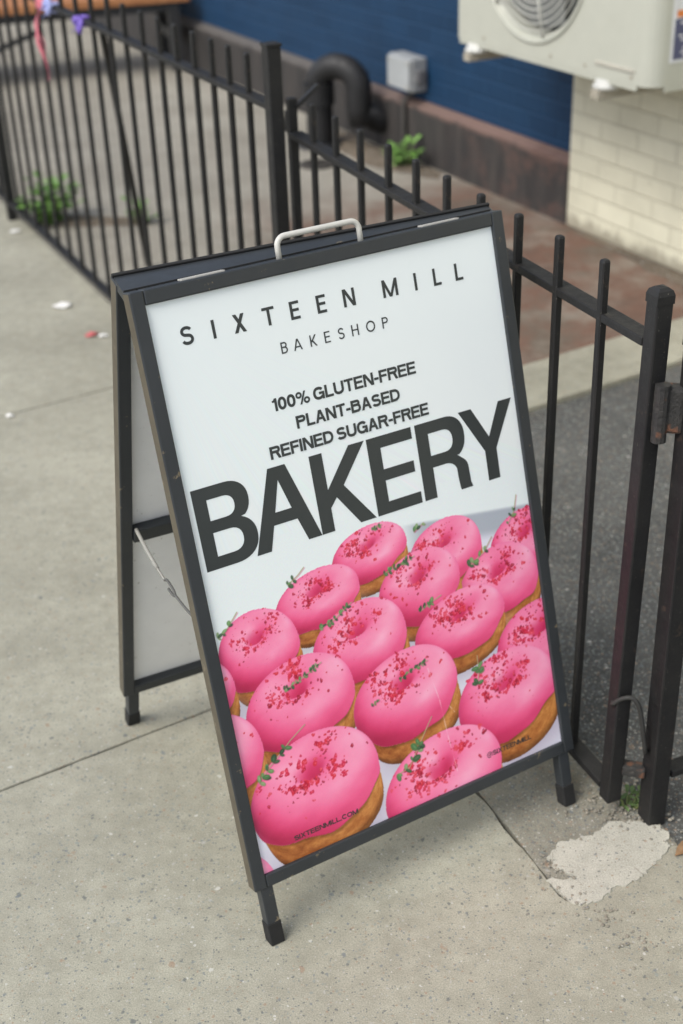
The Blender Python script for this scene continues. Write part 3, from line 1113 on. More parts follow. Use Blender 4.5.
def panel_frame(P, ax, name, parent):
    x, y, n = ax
    bm = bmesh.new()
    c = FM / 2
    # stiles run full height, rails butt between them; the profile steps down to the poster
    def piece(s0, s1, t0, t1):
        box(bm, P((s0 + s1) / 2, (t0 + t1) / 2, -FT / 2), (x, y, n), ((s1 - s0) / 2, (t1 - t0) / 2, FT / 2), .0022, 2)
    piece(0, FM, FL, FL + FH)
    piece(FW - FM, FW, FL, FL + FH)
    piece(FM + .0002, FW - FM - .0002, FL, FL + FM)
    piece(FM + .0002, FW - FM - .0002, FL + FH - FM, FL + FH)
    return mesh_obj(name, bm, m_frame, parent)
m_side = paint('frame_warm_light_side', (.085, .072, .050), .45, .5, .2, (.18, .15, .10), .15, 0, 40)  # warm side light on the black profile, painted in as a brown base colour
def warm_light_sides(o, x):
    """colour the outer sides of the profile brown for the warm light they catch"""
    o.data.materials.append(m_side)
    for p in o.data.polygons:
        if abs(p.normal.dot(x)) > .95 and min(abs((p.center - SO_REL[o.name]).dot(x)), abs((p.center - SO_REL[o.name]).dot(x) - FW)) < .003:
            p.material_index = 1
SO_REL = {}
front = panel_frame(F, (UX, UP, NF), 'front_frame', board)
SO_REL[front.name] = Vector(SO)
warm_light_sides(front, UX)

# ---- the printed poster -------------------------------------------------------
PW, PH = .6058, .9180                      # visible print, metres (poster millimetres below)
def skew(u, v):
    return 8.87 + 602.17 * u - 8.44 * v + 15.54 * u * v - 3.93 * u * u, -5.17 + 1.34 * u + 901.66 * v - 6.02 * u * v + 23.65 * v * v
def PP(x, y, n=0.0):
    """point on the print, x y in millimetres from its lower left corner"""
    u, v = x / 605.8, y / 918.0                 # the sheet sits very slightly askew in its frame
    ax, ay = skew(u, v)
    return F(FM + ax / 1000, FL + FM + ay / 1000, -.006 + n)

PP_ORIGIN = F(FM, FL + FM, -.006)

def s2l(a):
    a = np.asarray(a, float) / 255
    return np.where(a <= .04045, a / 12.92, ((a + .055) / 1.055) ** 2.4)

STEP = 1.1
GX0, GX1, GY0, GY1 = -14, 620, -12, 540
GX, GY = int((GX1 - GX0) / STEP) + 1, int((GY1 - GY0) / STEP) + 1
xs = np.linspace(GX0, GX1, GX)
ys = np.linspace(GY0, GY1, GY)
XX, YY = np.meshgrid(xs, ys)
rng = np.random.default_rng(5)

def vnoise(x, y, seed):
    """cheap smooth value noise"""
    r = np.random.default_rng(seed)
    tab = r.random((64, 64))
    xi, yi = np.floor(x).astype(int), np.floor(y).astype(int)
    fx, fy = x - xi, y - yi
    fx, fy = fx * fx * (3 - 2 * fx), fy * fy * (3 - 2 * fy)
    g = lambda a, b: tab[a % 64, b % 64]
    return (g(xi, yi) * (1 - fx) + g(xi + 1, yi) * fx) * (1 - fy) + (g(xi, yi + 1) * (1 - fx) + g(xi + 1, yi + 1) * fx) * fy

def fbm(x, y, seed, o=4):
    t, a, s = 0, .5, 0
    for i in range(o):
        t = t + a * vnoise(x * 2 ** i, y * 2 ** i, seed + i)
        s += a
        a *= .5
    return t / s

def sm(x, a, b):
    t = np.clip((x - a) / (b - a), 0, 1)
    return t * t * (3 - 2 * t)

img = np.empty((GY, GX, 3))
img[:] = (231, 238, 238)
# the paper and the tray in the printed photograph
edge_y = 490 - (XX - 355) * .135
tray = np.array((224, 222, 234.))
bandm = sm(YY, edge_y + 4, edge_y - 4) * sm(XX, 335, 390)
img = img * (1 - bandm[..., None]) + np.array((172, 178, 188.)) * bandm[..., None]
trm = sm(YY, edge_y - 30, edge_y - 52) * sm(XX, 300, 400)
img = img * (1 - trm[..., None]) + tray * trm[..., None]
low = sm(YY, 330, 250)
img = img * (1 - low[..., None]) + tray * low[..., None]

AR = math.radians(-11)
RT = np.array((math.cos(AR), -math.sin(AR)))
UPV = np.array((math.sin(AR), math.cos(AR)))
DN = [  # centre x, y, half width, half height of each cake on the print (mm), far ones first
    (422.7, 424.5, 71.9, 69.8), (584.6, 394.7, 75.0, 72.8), (281.4, 464.2, 70.8, 56.6), (519.3, 339.9, 83.5, 81.0), (176.2, 419.5, 77.2, 60.7), (364.0, 381.5, 79.4, 77.0),
    (62.7, 373.2, 68.9, 80.8), (236.6, 324.8, 88.8, 86.1), (429.4, 293.4, 93.1, 72.2), (591.5, 208.6, 98.0, 95.1), (-66.0, 332.6, 78.0, 75.7), (113.1, 263.0, 98.3, 95.3),
    (305.1, 206.7, 102.6, 98.9), (504.2, 132.9, 106.5, 104.5), (-69.0, 217.1, 105.0, 101.8), (111.0, 115.3, 119.8, 113.6), (351.0, 23.5, 121.1, 117.9), (-106.8, -22.6, 120.0, 116.4),
]
CRUMB = [(205, 34, 70), (220, 52, 84), (186, 26, 58), (228, 76, 98), (158, 22, 50), (214, 44, 62)]
def blob(cx, cy, rx, ry, ang, col, soft=.7, alpha=1.0):
    m_ = max(rx, ry) + soft + 3
    i0, i1 = np.searchsorted(xs, (cx - m_, cx + m_))
    j0, j1 = np.searchsorted(ys, (cy - m_, cy + m_))
    if i1 <= i0 or j1 <= j0:
        return
    x, y = XX[j0:j1, i0:i1] - cx, YY[j0:j1, i0:i1] - cy
    ca, sa = math.cos(ang), math.sin(ang)
    u, v = (x * ca + y * sa) / rx, (-x * sa + y * ca) / ry
    d = np.sqrt(u * u + v * v)
    k_ = soft / min(rx, ry)
    a = sm(d, 1 + k_, 1 - k_)[..., None] * alpha
    img[j0:j1, i0:i1] = img[j0:j1, i0:i1] * (1 - a) + np.array(col, float) * a

E_ = math.radians(38)
SE, CE = math.sin(E_), math.cos(E_)
RR, r0, zu, zl = .55, .45, .47, .95
ZB = -.80
def d_cake(x, y, z):
    q = np.sqrt(x * x + y * y)
    # straight-sided baked ring below, rounded at the foot
    side = q - (.955 + .035 * z) + .25 * np.clip(-.52 - z, 0, 1) ** 1.5
    return np.maximum(np.maximum(side, z - .05), ZB - z) * .9
def d_ice(x, y, z, ph):
    th = np.arctan2(y, x)
    q = np.sqrt(x * x + y * y) - RR
    # the hole is a narrow, slightly squashed dimple
    dim = .03 * np.cos(th - ph) + .02 * np.sin(2 * th + ph)
    sz = np.where(z > 0, zu, zl)
    lump = .020 * np.sin(2 * th + ph) + .016 * np.sin(3 * th + 2.1 * ph)
    inn = np.where(q < 0, 1.03 + dim, 1.0)
    d = (np.sqrt((q / (r0 * (1 + lump) * inn)) ** 2 + (z / (sz * (1 + .5 * lump))) ** 2) - 1) * r0 * .8
    zf = -.19 + .07 * np.sin(th * 2 + ph) + .035 * np.sin(5 * th + 1.7 * ph) + .022 * np.sin(9 * th + ph)
    d = np.maximum(d, (zf - z) * .8)
    return d
Lt = np.array((.46, -.12, .86))          # light in the printed photograph
Lt /= np.linalg.norm(Lt)
for di, (cx_, cy_, w, kv_) in enumerate(DN):
    ctr = np.array((cx_, cy_))
    ph = di * 1.7
    blob(ctr[0] - UPV[0] * kv_ * .8, ctr[1] - UPV[1] * kv_ * .8, w * .98, kv_ * .55, -AR, (172, 158, 176), w * .2, .6)
    m_ = max(w, kv_) * 1.5
    i0, i1 = np.searchsorted(xs, (ctr[0] - m_, ctr[0] + m_))
    j0, j1 = np.searchsorted(ys, (ctr[1] - m_, ctr[1] + m_))
    if i1 <= i0 or j1 <= j0:
        continue
    px, py = XX[j0:j1, i0:i1] - ctr[0], YY[j0:j1, i0:i1] - ctr[1]
    sx, sv = (px * RT[0] + py * RT[1]) / w, (px * UPV[0] + py * UPV[1]) / kv_
    sh = sx.shape
    ox, oy, oz = sx.ravel(), (sv * SE - 2.2 * CE).ravel(), (sv * CE + 2.2 * SE).ravel()
    t = np.zeros_like(ox)
    act = (np.abs(ox) < 1.12) & (np.abs(sv.ravel()) < 1.4)
    idx = np.nonzero(act)[0]
    for it in range(60):
        x, y, z = ox[idx], oy[idx] + t[idx] * CE, oz[idx] - t[idx] * SE
        d = np.minimum(d_cake(x, y, z), d_ice(x, y, z, ph))
        t[idx] += np.clip(d * .75, -.05, .5)
        if it % 6 == 5:
            idx = idx[(d > .0015) & (t[idx] < 4.4)]
        if len(idx) == 0:
            break
    x, y, z = ox, oy + t * CE, oz - t * SE
    dc_, di_ = d_cake(x, y, z), d_ice(x, y, z, ph)
    hit = act & (np.minimum(dc_, di_) < .03) & (t < 4.4)
    ice = di_ < dc_ + .003
    f_ = lambda a, b, c: np.minimum(d_cake(a, b, c), d_ice(a, b, c, ph))
    e = .02
    nx = f_(x + e, y, z) - f_(x - e, y, z)
    ny = f_(x, y + e, z) - f_(x, y - e, z)
    nz = f_(x, y, z + e) - f_(x, y, z - e)
    nl = np.sqrt(nx * nx + ny * ny + nz * nz) + 1e-9
    nx, ny, nz = nx / nl, ny / nl, nz / nl
    dif = np.clip(nx * Lt[0] + ny * Lt[1] + nz * Lt[2], -.4, 1)
    ao = np.ones_like(x)
    for h_ in (.06, .16, .32):
        ao -= np.clip(h_ - f_(x + nx * h_, y + ny * h_, z + nz * h_), 0, h_) / h_ * .17
    face = np.clip(-ny * CE + nz * SE, 0, 1)
    rim = 1 - face
    th = np.arctan2(y, x)
    q_ = np.sqrt(x * x + y * y)
    var = fbm(x * 2.2 + 7 + di * 3, (y + z) * 2.2 + 5, 70 + di) - .5
    lum = (.25 + .70 * dif) * np.clip(ao, .28, 1) + var * .18
    lum = np.clip(lum, 0, 1)
    stops = [(0, (168, 30, 70)), (.28, (212, 58, 106)), (.52, (239, 94, 142)), (.74, (249, 134, 174)), (1.0, (254, 184, 208))]
    cI = np.stack([np.interp(lum, [s[0] for s in stops], [s[1][c] for s in stops]) for c in range(3)], 1)
    hl = np.clip(nx * .25 + ny * -.62 + nz * .74, 0, 1) ** 26
    cI += (np.array((255, 214, 232.)) - cI) * (hl * .50 * (.6 + var))[:, None]
    hl2 = np.clip(nx * .72 + ny * .05 + nz * .68, 0, 1) ** 30
    cI += (np.array((255, 214, 232.)) - cI) * (hl2 * .40)[:, None]
    cI += (np.array((244, 150, 198.)) - cI) * (rim ** 3 * .35)[:, None]
    # pool of wet red juice round the hole
    juice = sm(q_, .30, .10) * (z > 0)
    cI += (np.array((208, 46, 94.)) - cI) * (juice * .65)[:, None]
    tex = fbm(th * 6 + 9, z * 9 + di * 3, 40 + di)
    tex2 = fbm(th * 30 + 9, z * 40 + di * 3, 140 + di, 2)
    v_ = np.clip(.02 + .55 * tex + .25 * tex2 + .30 * dif, 0, 1)
    stops = [(0, (120, 60, 26)), (.35, (166, 98, 48)), (.65, (200, 134, 72)), (1.0, (230, 178, 110))]
    cC = np.stack([np.interp(v_, [s[0] for s in stops], [s[1][c] for s in stops]) for c in range(3)], 1)
    cC *= (.66 + .34 * sm(z, ZB, -.52))[:, None]
    cC *= (.80 + .20 * sm(d_ice(x, y, z + .06, ph), .0, .05))[:, None]
    c_ = np.where(ice[:, None], cI, cC)
    edge_a = sm(np.minimum(dc_, di_), .03, .004) * hit
    tile = img[j0:j1, i0:i1].reshape(-1, 3)
    tile = tile * (1 - edge_a[:, None]) + c_ * edge_a[:, None]
    img[j0:j1, i0:i1] = tile.reshape(*sh, 3)
    # crumbs, thickest round the hole
    rnd = random.Random(100 + di)
    def scr(x_, y_, z_):
        return ctr + RT * (x_ * w) + UPV * ((y_ * SE + z_ * CE) * kv_)
    nC = int(130 + w * 1.4)
    cen_th = rnd.uniform(2.4, 4.4)
    clumps = [(rnd.uniform(0, 6.28), rnd.uniform(.2, .6)) for _ in range(5)]
    for i in range(nC):
        g_ = rnd.random()
        if g_ < .45:
            ct, cr = clumps[rnd.randrange(5)]
            xx_, yy_ = cr * math.cos(ct) + rnd.gauss(0, .10), cr * math.sin(ct) + rnd.gauss(0, .10)
            rr_, th_ = math.hypot(xx_, yy_), math.atan2(yy_, xx_)
        elif g_ < .84:
            th_ = rnd.gauss(cen_th, 1.1)
            rr_ = abs(rnd.gauss(.33, .15))
        else:
            th_ = rnd.uniform(0, 2 * math.pi)
            rr_ = rnd.uniform(.15, .94)
        if rr_ > .95 or rr_ < .05:
            continue
        qz = max(.02, 1 - ((rr_ - RR) / (r0 * 1.02)) ** 2)
        zz = zu * math.sqrt(qz)
        if rr_ < RR and math.sin(th_) < -.1 and rr_ < .34:
            continue
        p = scr(rr_ * math.cos(th_), rr_ * math.sin(th_), zz)
        s_ = rnd.choice((.8, .9, 1.0, 1.2, 1.6, 2.2, 2.8)) * (w / 85) * rnd.uniform(.8, 1.3)
        cc = CRUMB[rnd.randrange(6)]
        for kk in range(1 if s_ < 1.3 else 3):
            blob(p[0] + rnd.gauss(0, s_ * .45) * (kk > 0), p[1] + rnd.gauss(0, s_ * .45) * (kk > 0), s_ * rnd.uniform(.55, 1.2), s_ * rnd.uniform(.4, .8), rnd.uniform(0, 3.1), cc, .5, rnd.uniform(.7, 1))
        if s_ > 1.5:
            blob(p[0] + .5, p[1] + .6, s_ * .4, s_ * .35, 0, (246, 120, 140), .6, .6)

# thyme sprigs lying on the icing: (points along the stem in mm, leaf size)
SPRIGS = [([(18, 161), (36, 177), (57, 191), (82, 209), (114, 227)], 8.5),
          ([(262, 75), (287, 78), (309, 107), (346, 153)], 9.5),
          ([(446, 176), (452, 197), (453, 228)], 9.5),
          ([(1, 415), (20, 425), (40, 445)], 6.5),
          ([(131, 459), (151, 469), (164, 479)], 6.5),
          ([(171, 374), (198, 378), (235, 397)], 5.2),
          ([(91, 295), (120, 302), (163, 318)], 4.4),
          ([(297, 238), (318, 245), (356, 253)], 4.6),
          ([(293, 501), (313, 505)], 3.5),
          ([(301, 424), (329, 429), (363, 436)], 5.2),
          ([(369, 475), (390, 486)], 5.5),
          ([(465, 386), (497, 402), (517, 424)], 7),
          ([(356, 340), (381, 349), (402, 355)], 6.4),
          ([(553, 435), (569, 455), (577, 481)], 6.4),
          ([(237, 213), (254, 217)], 3)]
for si, (pts, lz) in enumerate(SPRIGS):
    rnd = random.Random(300 + si)
    lz *= 1.3
    P_ = [np.array(p, float) for p in pts]
    tot = []
    for a, b in zip(P_[:-1], P_[1:]):
        n_ = max(2, int(np.linalg.norm(b - a) / 1.2))
        tot += [a + (b - a) * i / n_ for i in range(n_)]
    for p in tot:
        blob(p[0] + 1.2, p[1] - 1.4, 1.2, 1.2, 0, (190, 60, 110), .8, .25)
    for p in tot:
        blob(p[0], p[1], .9, .9, 0, (172, 174, 130), .6, .9)
    i = 0
    while i < int(len(tot) * (.62 if lz > 8 else .9)):
        p = tot[i]
        d = (tot[min(i + 2, len(tot) - 1)] - p)
        ang = math.atan2(d[1], d[0])
        for sg in (-1, 1, rnd.choice((0, -.6, .6))):
            if rnd.random() < .18:
                continue
            a = ang + sg * rnd.uniform(.6, 1.5)
            sz_ = lz * rnd.uniform(.55, 1.15)
            q = p + np.array((math.cos(a), math.sin(a))) * sz_ * .62
            g = rnd.choice([(60, 94, 62), (78, 122, 74), (48, 76, 54), (104, 144, 88), (128, 158, 108)])
            blob(q[0] + .8, q[1] - 1, sz_ * .6, sz_ * .34, a, (170, 50, 90), .8, .3)
            blob(q[0], q[1], sz_ * rnd.uniform(.5, .68), sz_ * rnd.uniform(.30, .44), a, g, .7, .95)
            blob(q[0] + .4, q[1] + .6, sz_ * .32, sz_ * .10, a, tuple(min(255, x + 40) for x in g), .6, .6)
        i += max(3, int(lz * rnd.uniform(.6, 1.5)))
# scuffs on the clear sheet over the print
for pts in ([(353, 239), (366, 175), (371, 107), (379, 33)], [(382, 160), (392, 143)]):
    for (x0, y0), (x1, y1) in zip(pts[:-1], pts[1:]):
        n_ = int(math.hypot(x1 - x0, y1 - y0) / 1.0)
        for i in range(n_):
            f = i / n_
            blob(x0 + (x1 - x0) * f, y0 + (y1 - y0) * f, .7, .7, 0, (252, 226, 236), .7, .30 + .25 * math.sin(f * 9 + x0))
img += rng.normal(0, 1.6, img.shape)
img = np.clip(img, 0, 255)
lin_img = np.clip(s2l(img) * .97, 0, 1)

# one sheet: a fine grid for the printed photograph, plain paper above
NV = GX * GY
uu, vv = XX.reshape(-1, 1) / 605.8, YY.reshape(-1, 1) / 918.0
axx, ayy = skew(uu, vv)
grid = np.array(PP_ORIGIN[:]) + axx / 1000 * np.array(UX[:]) + ayy / 1000 * np.array(UP[:])
topv = np.array([PP(GX1, 930)[:], PP(GX0, 930)[:]])
co_all = np.vstack([grid, topv]) - np.array(SO)
ii, jj = np.meshgrid(np.arange(GX - 1), np.arange(GY - 1))
b0 = (jj * GX + ii).ravel()
quads = np.stack([b0, b0 + 1, b0 + 1 + GX, b0 + GX], 1)
last = np.arange((GY - 1) * GX, GY * GX)
loops = np.concatenate([quads.ravel(), last, [NV, NV + 1]])
starts = np.concatenate([np.arange(len(quads)) * 4, [len(quads) * 4]])
me = bpy.data.meshes.new('poster')
me.vertices.add(NV + 2)
me.vertices.foreach_set('co', co_all.ravel())
me.loops.add(len(loops))
me.loops.foreach_set('vertex_index', loops.astype(np.int32))
me.polygons.add(len(starts))
me.polygons.foreach_set('loop_start', starts.astype(np.int32))
me.update(calc_edges=True)
at = me.color_attributes.new('print_ink', 'FLOAT_COLOR', 'POINT')
ca_ = np.ones((NV + 2, 4))
ca_[:NV, :3] = lin_img.reshape(-1, 3)
ca_[NV:, :3] = np.array(s2l((231, 238, 238))) * .97
at.data.foreach_set('color', ca_.ravel().astype(np.float32))
kpo = NT('poster_print')
an = kpo.n('Attribute')
an.attribute_name = 'print_ink'
kpo.color(an.outputs['Color'])
kpo.rough(.32)
kpo.b.inputs['Specular IOR Level'].default_value = .45
co = kpo.coord()
kpo.bump(kpo.noise(co, 7, 3, .5), .06, .004)
me.materials.append(kpo.m)
poster = bpy.data.objects.new('poster', me)
COL.objects.link(poster)
poster.parent = board

# ---- lettering ----------------------------------------------------------------
k_ink = NT('poster_black_ink')
co = k_ink.coord()
k_ink.color(k_ink.ramp(k_ink.noise(co, 20, 3), [(.3, (.030, .036, .037)), (.7, (.036, .042, .043))]))
k_ink.rough(.32)
k_ink.b.inputs['Specular IOR Level'].default_value = .45
m_ink = k_ink.m

class Ink:
    """flat ink shapes on the print; every shape a hair above the one before"""
    def __init__(s):
        s.bm = bmesh.new()
        s.z = .0004
    def face(s, pts):
        vs = [s.bm.verts.new(PP(x, y, s.z) - SO) for x, y in pts]
        s.bm.faces.new(vs)
    def rect(s, x0, y0, x1, y1):
        s.z += .000004
        s.face([(x0, y0), (x1, y0), (x1, y1), (x0, y1)])
    def quad(s, *p):
        s.z += .000004
        s.face(p)
    def diag(s, xa, ya, xb, yb, hw):
        s.z += .000004
        s.face([(xa - hw, ya), (xa + hw, ya), (xb + hw, yb), (xb - hw, yb)])
    def ribbon(s, pts, w, closed=False):
        s.z += .000004
        n = len(pts)
        L, R = [], []
        for i in range(n):
            if closed:
                a, b = pts[i - 1], pts[(i + 1) % n]
            else:
                a, b = pts[max(0, i - 1)], pts[min(n - 1, i + 1)]
            dx, dy = b[0] - a[0], b[1] - a[1]
            l = math.hypot(dx, dy)
            nx, ny = -dy / l * w / 2, dx / l * w / 2
            L.append((pts[i][0] + nx, pts[i][1] + ny))
            R.append((pts[i][0] - nx, pts[i][1] - ny))
        for i in range(n if closed else n - 1):
            j = (i + 1) % n
            s.face([R[i], R[j], L[j], L[i]])
    def fill(s, outer, holes=()):
        """polygon with holes"""
        s.z += .000004
        cu = bpy.data.curves.new('glyph', 'CURVE')
        cu.dimensions = '2D'
        cu.fill_mode = 'BOTH'
        for lp_ in (outer, *holes):
            sp = cu.splines.new('POLY')
            sp.points.add(len(lp_) - 1)
            for i, (x, y) in enumerate(lp_):
                sp.points[i].co = (x, y, 0, 1)
            sp.use_cyclic_u = True
        o = bpy.data.objects.new('glyph', cu)
        me_ = o.to_mesh()
        vs = [s.bm.verts.new(PP(v.co.x, v.co.y, s.z) - SO) for v in me_.vertices]
        for p in me_.polygons:
            s.bm.faces.new([vs[i] for i in p.vertices])
        o.to_mesh_clear()
        bpy.data.objects.remove(o)
        bpy.data.curves.remove(cu)
    def done(s, name, mat):
        me_ = bpy.data.meshes.new(name)
        nf = NF
        s.bm.normal_update()
        fl = [f for f in s.bm.faces if f.normal.dot(nf) < 0]
        bmesh.ops.reverse_faces(s.bm, faces=fl)
        s.bm.to_mesh(me_)
        s.bm.free()
        me_.materials.append(mat)
        o = bpy.data.objects.new(name, me_)
        COL.objects.link(o)
        o.parent = poster
        return o

def arc_pts(cx, cy, rx, ry, a0, a1, n=14, p=2.0):
    out = []
    for i in range(n + 1):
        q = math.radians(a0 + (a1 - a0) * i / n)
        c, s_ = math.cos(q), math.sin(q)
        out.append((cx + rx * math.copysign(abs(c) ** (2 / p), c), cy + ry * math.copysign(abs(s_) ** (2 / p), s_)))
    return out

def glyph(ink, ch, X, Y, h, w, wt, p=2.3):
    """one capital drawn with bars and bows: h cap height, w set width, wt stem weight"""
    x0, x1, y0, y1 = X, X + w, Y, Y + h
    a = wt / 2
    bt = wt * .88                              # bars are a little thinner than stems
    ym = Y + h * .52
    if ch in 'LTEFHNMPRBDKIU1':
        if ch not in 'TU1':
            ink.rect(x0, y0, x0 + wt, y1)
    if ch == 'L':
        ink.rect(x0 + wt, y0, x1, y0 + bt)
    elif ch == 'T':
        ink.rect(x0, y1 - bt, x1, y1)
        ink.rect((x0 + x1) / 2 - a, y0, (x0 + x1) / 2 + a, y1 - bt)
    elif ch in 'EF':
        ink.rect(x0 + wt, y1 - bt, x1, y1)
        ink.rect(x0 + wt, ym - bt / 2, x1 - w * .06, ym + bt / 2)
        if ch == 'E':
            ink.rect(x0 + wt, y0, x1, y0 + bt)
    elif ch == 'H':
        ink.rect(x1 - wt, y0, x1, y1)
        ink.rect(x0 + wt, ym - bt / 2, x1 - wt, ym + bt / 2)
    elif ch == 'N':
        ink.rect(x1 - wt, y0, x1, y1)
        ink.diag(x1 - a * 1.15, y0, x0 + a * 1.15, y1, a * 1.15)
    elif ch == 'M':
        ink.rect(x1 - wt, y0, x1, y1)
        xm = (x0 + x1) / 2
        ink.diag(xm, y0, x0 + a, y1, a)
        ink.diag(xm, y0, x1 - a, y1, a)
    elif ch == 'X':
        ink.diag(x0 + a * 1.2, y0, x1 - a * 1.35, y1, a * 1.2)
        ink.diag(x1 - a * 1.2, y0, x0 + a * 1.35, y1, a * 1.2)
    elif ch == 'A':
        xm = (x0 + x1) / 2
        ink.diag(x0 + a, y0, xm - a * .15, y1, a)
        ink.diag(x1 - a, y0, xm + a * .15, y1, a)
        yb = y0 + h * .24
        fx = lambda y: (xm - x0 - a) * (y - y0) / h
        ink.quad((x0 + a + fx(yb), yb), (x1 - a - fx(yb), yb), (x1 - a - fx(yb + bt), yb + bt), (x0 + a + fx(yb + bt), yb + bt))
    elif ch == 'K':
        ink.diag(x0 + wt * .9, y0 + h * .36, x1 - a * 1.3, y1, a * 1.2)
        ink.diag(x1 - a * 1.2, y0, x0 + wt * 1.5, y0 + h * .56, a * 1.2)
    elif ch in 'PRB':
        yb = y0 + h * (.44 if ch != 'B' else .48)
        r = (y1 - a - yb - a) / 2
        xr = x1 - a - (w * .06 if ch == 'B' else 0)
        cx = max(xr - r * 1.05, x0 + wt)
        yc = (y1 - a + yb + a) / 2
        ink.ribbon([(x0 + wt * .9, y1 - a)] + arc_pts(cx, yc, xr - cx, r, 90, -90, 14, p) + [(x0 + wt * .9, yb + a)], wt * .94)
        if ch == 'R':
            ink.quad((x1 - wt * 1.02, y0), (x1 + wt * .12, y0), (x0 + w * .62 + a * 1.2, yb + a), (x0 + w * .62 - a * 1.1, yb + a))
        if ch == 'B':
            r2 = (yb + a - y0 - a) / 2
            cx = max(x1 - a - r2 * 1.05, x0 + wt)
            ink.ribbon([(x0 + wt * .9, yb + a)] + arc_pts(cx, y0 + a + r2, x1 - a - cx, r2, 90, -90, 14, p) + [(x0 + wt * .9, y0 + a)], wt * .94)
    elif ch == 'D':
        cx = x0 + w * .40
        ink.ribbon([(x0 + wt * .9, y1 - a)] + arc_pts(cx, (y0 + y1) / 2, x1 - a - cx, h / 2 - a, 90, -90, 20, p) + [(x0 + wt * .9, y0 + a)], wt * .94)
    elif ch == 'U':
        ry = h * .30
        ink.ribbon([(x0 + a, y1)] + arc_pts((x0 + x1) / 2, y0 + a + ry, w / 2 - a, ry, 180, 360, 20, p) + [(x1 - a, y1)], wt)
    elif ch in 'O0':
        ink.ribbon(arc_pts((x0 + x1) / 2, (y0 + y1) / 2, w / 2 - a, h / 2 - a, 0, 360, 36, p)[:-1], wt, True)
    elif ch in 'CG':
        ink.ribbon(arc_pts((x0 + x1) / 2, (y0 + y1) / 2, w / 2 - a, h / 2 - a, 38, 318 if ch == 'C' else 330, 32, p), wt)
        if ch == 'G':
            ink.rect(x0 + w * .52, y0 + h * .40, x1, y0 + h * .40 + bt)
            ink.rect(x1 - wt * .9, y0, x1, y0 + h * .40)
    elif ch == 'S':
        rx = w / 2 - a
        r1, r2 = (h * .5 - wt * .5) / 2 * .96, (h * .5 - wt * .5) / 2 * 1.04
        xm = (x0 + x1) / 2
        up_ = arc_pts(xm, y1 - a - r1, rx * .94, r1, 22, 270, 18, p)
        lo_ = arc_pts(xm, y0 + a + r2, rx, r2, 90, -160, 18, p)
        ink.ribbon(up_[:-2] + [((up_[-2][0] + lo_[1][0]) / 2, (up_[-1][1] + lo_[0][1]) / 2)] + lo_[2:], wt * .96)
    elif ch == '1':
        ink.rect(x1 - wt, y0, x1, y1)
        ink.quad((x0, y1 - h * .28), (x1 - wt, y1 - h * .28 + wt * .3), (x1 - wt, y1), (x1 - wt * 1.1, y1 - h * .06))
        ink.rect(x0, y1 - h * .30, x1 - wt, y1 - h * .30 + bt * .8)
    elif ch == '%':
        for cx, cy in ((x0 + w * .23, y1 - h * .26), (x1 - w * .23, y0 + h * .26)):
            ink.ribbon(arc_pts(cx, cy, w * .23 - a * .7, h * .26 - a * .7, 0, 360, 20)[:-1], wt * .72, True)
        ink.diag(x0 + w * .32, y0, x1 - w * .32, y1, a * .75)
    elif ch == '-':
        ink.rect(x0, y0 + h * .32, x1, y0 + h * .32 + bt)
    elif ch == '.':
        ink.rect(x0, y0, x0 + wt * 1.1, y0 + wt * 1.1)
    elif ch == '@':
        ink.ribbon(arc_pts((x0 + x1) / 2, y0 + h * .42, w / 2 - a * .6, h * .55, -40, 290, 30), wt * .6)
        ink.ribbon(arc_pts((x0 + x1) / 2, y0 + h * .42, w * .2, h * .22, 0, 360, 18)[:-1], wt * .6, True)
        ink.rect((x0 + x1) / 2 + w * .16, y0 + h * .22, (x0 + x1) / 2 + w * .16 + wt * .6, y0 + h * .66)

WID = dict(zip('ABCDEFGHIKLMNOPRSTUX01%-.@ ', (.72, .70, .72, .71, .62, .58, .76, .70, .19, .70, .57, .84, .71, .78, .66, .70, .67, .64, .70, .70, .56, .32, .92, .32, .20, .98, .16)))
def text(ink, s, x0, x1, y, h, wt, track=.04):
    """set a line so that it runs exactly from x0 to x1"""
    tot = sum(WID[c] for c in s) + track * (len(s) - 1)
    f = (x1 - x0) / tot
    x = x0
    for c in s:
        if c != ' ':
            glyph(ink, c, x, y, h, WID[c] * f if c != 'I' else wt, wt)
        x += (WID[c] + track) * f

ink = Ink()
# SIXTEEN MILL : letter by letter where each one stands
for ch, x, w in (('S', 42.5, 19.6), ('I', 92, 4.2), ('X', 126, 19.5), ('T', 174, 20), ('E', 219.5, 16), ('E', 265, 16), ('N', 311, 21), ('M', 381.5, 27.5), ('I', 440, 4.2), ('L', 475.5, 14.5), ('L', 517, 14.8)):
    glyph(ink, ch, x, 849.7, 26.6, w, 4.7, 2.1)
ink.done('name_lettering', m_ink)
ink = Ink()
for ch, x, w in (('B', 194, 11), ('A', 215, 14.6), ('K', 243.5, 11.6), ('E', 268.5, 10), ('S', 292.5, 11), ('H', 316.5, 12.4), ('O', 342.5, 16.2), ('P', 371.5, 11)):
    glyph(ink, ch, x, 804.8, 17.0, w, 2.3, 2.0)
ink.done('trade_lettering', m_ink)
ink = Ink()
text(ink, '100% GLUTEN-FREE', 162.8, 418.5, 724.8, 19.4, 4.3, .045)
text(ink, 'PLANT-BASED', 196.4, 382.5, 690.4, 19.4, 4.3, .045)
text(ink, 'REFINED SUGAR-FREE', 143.9, 430.5, 655.6, 19.4, 4.3, .045)
ink.done('slogan_lettering', m_ink)

ink = Ink()
TOPY, BOTY = 644.3, 518.6
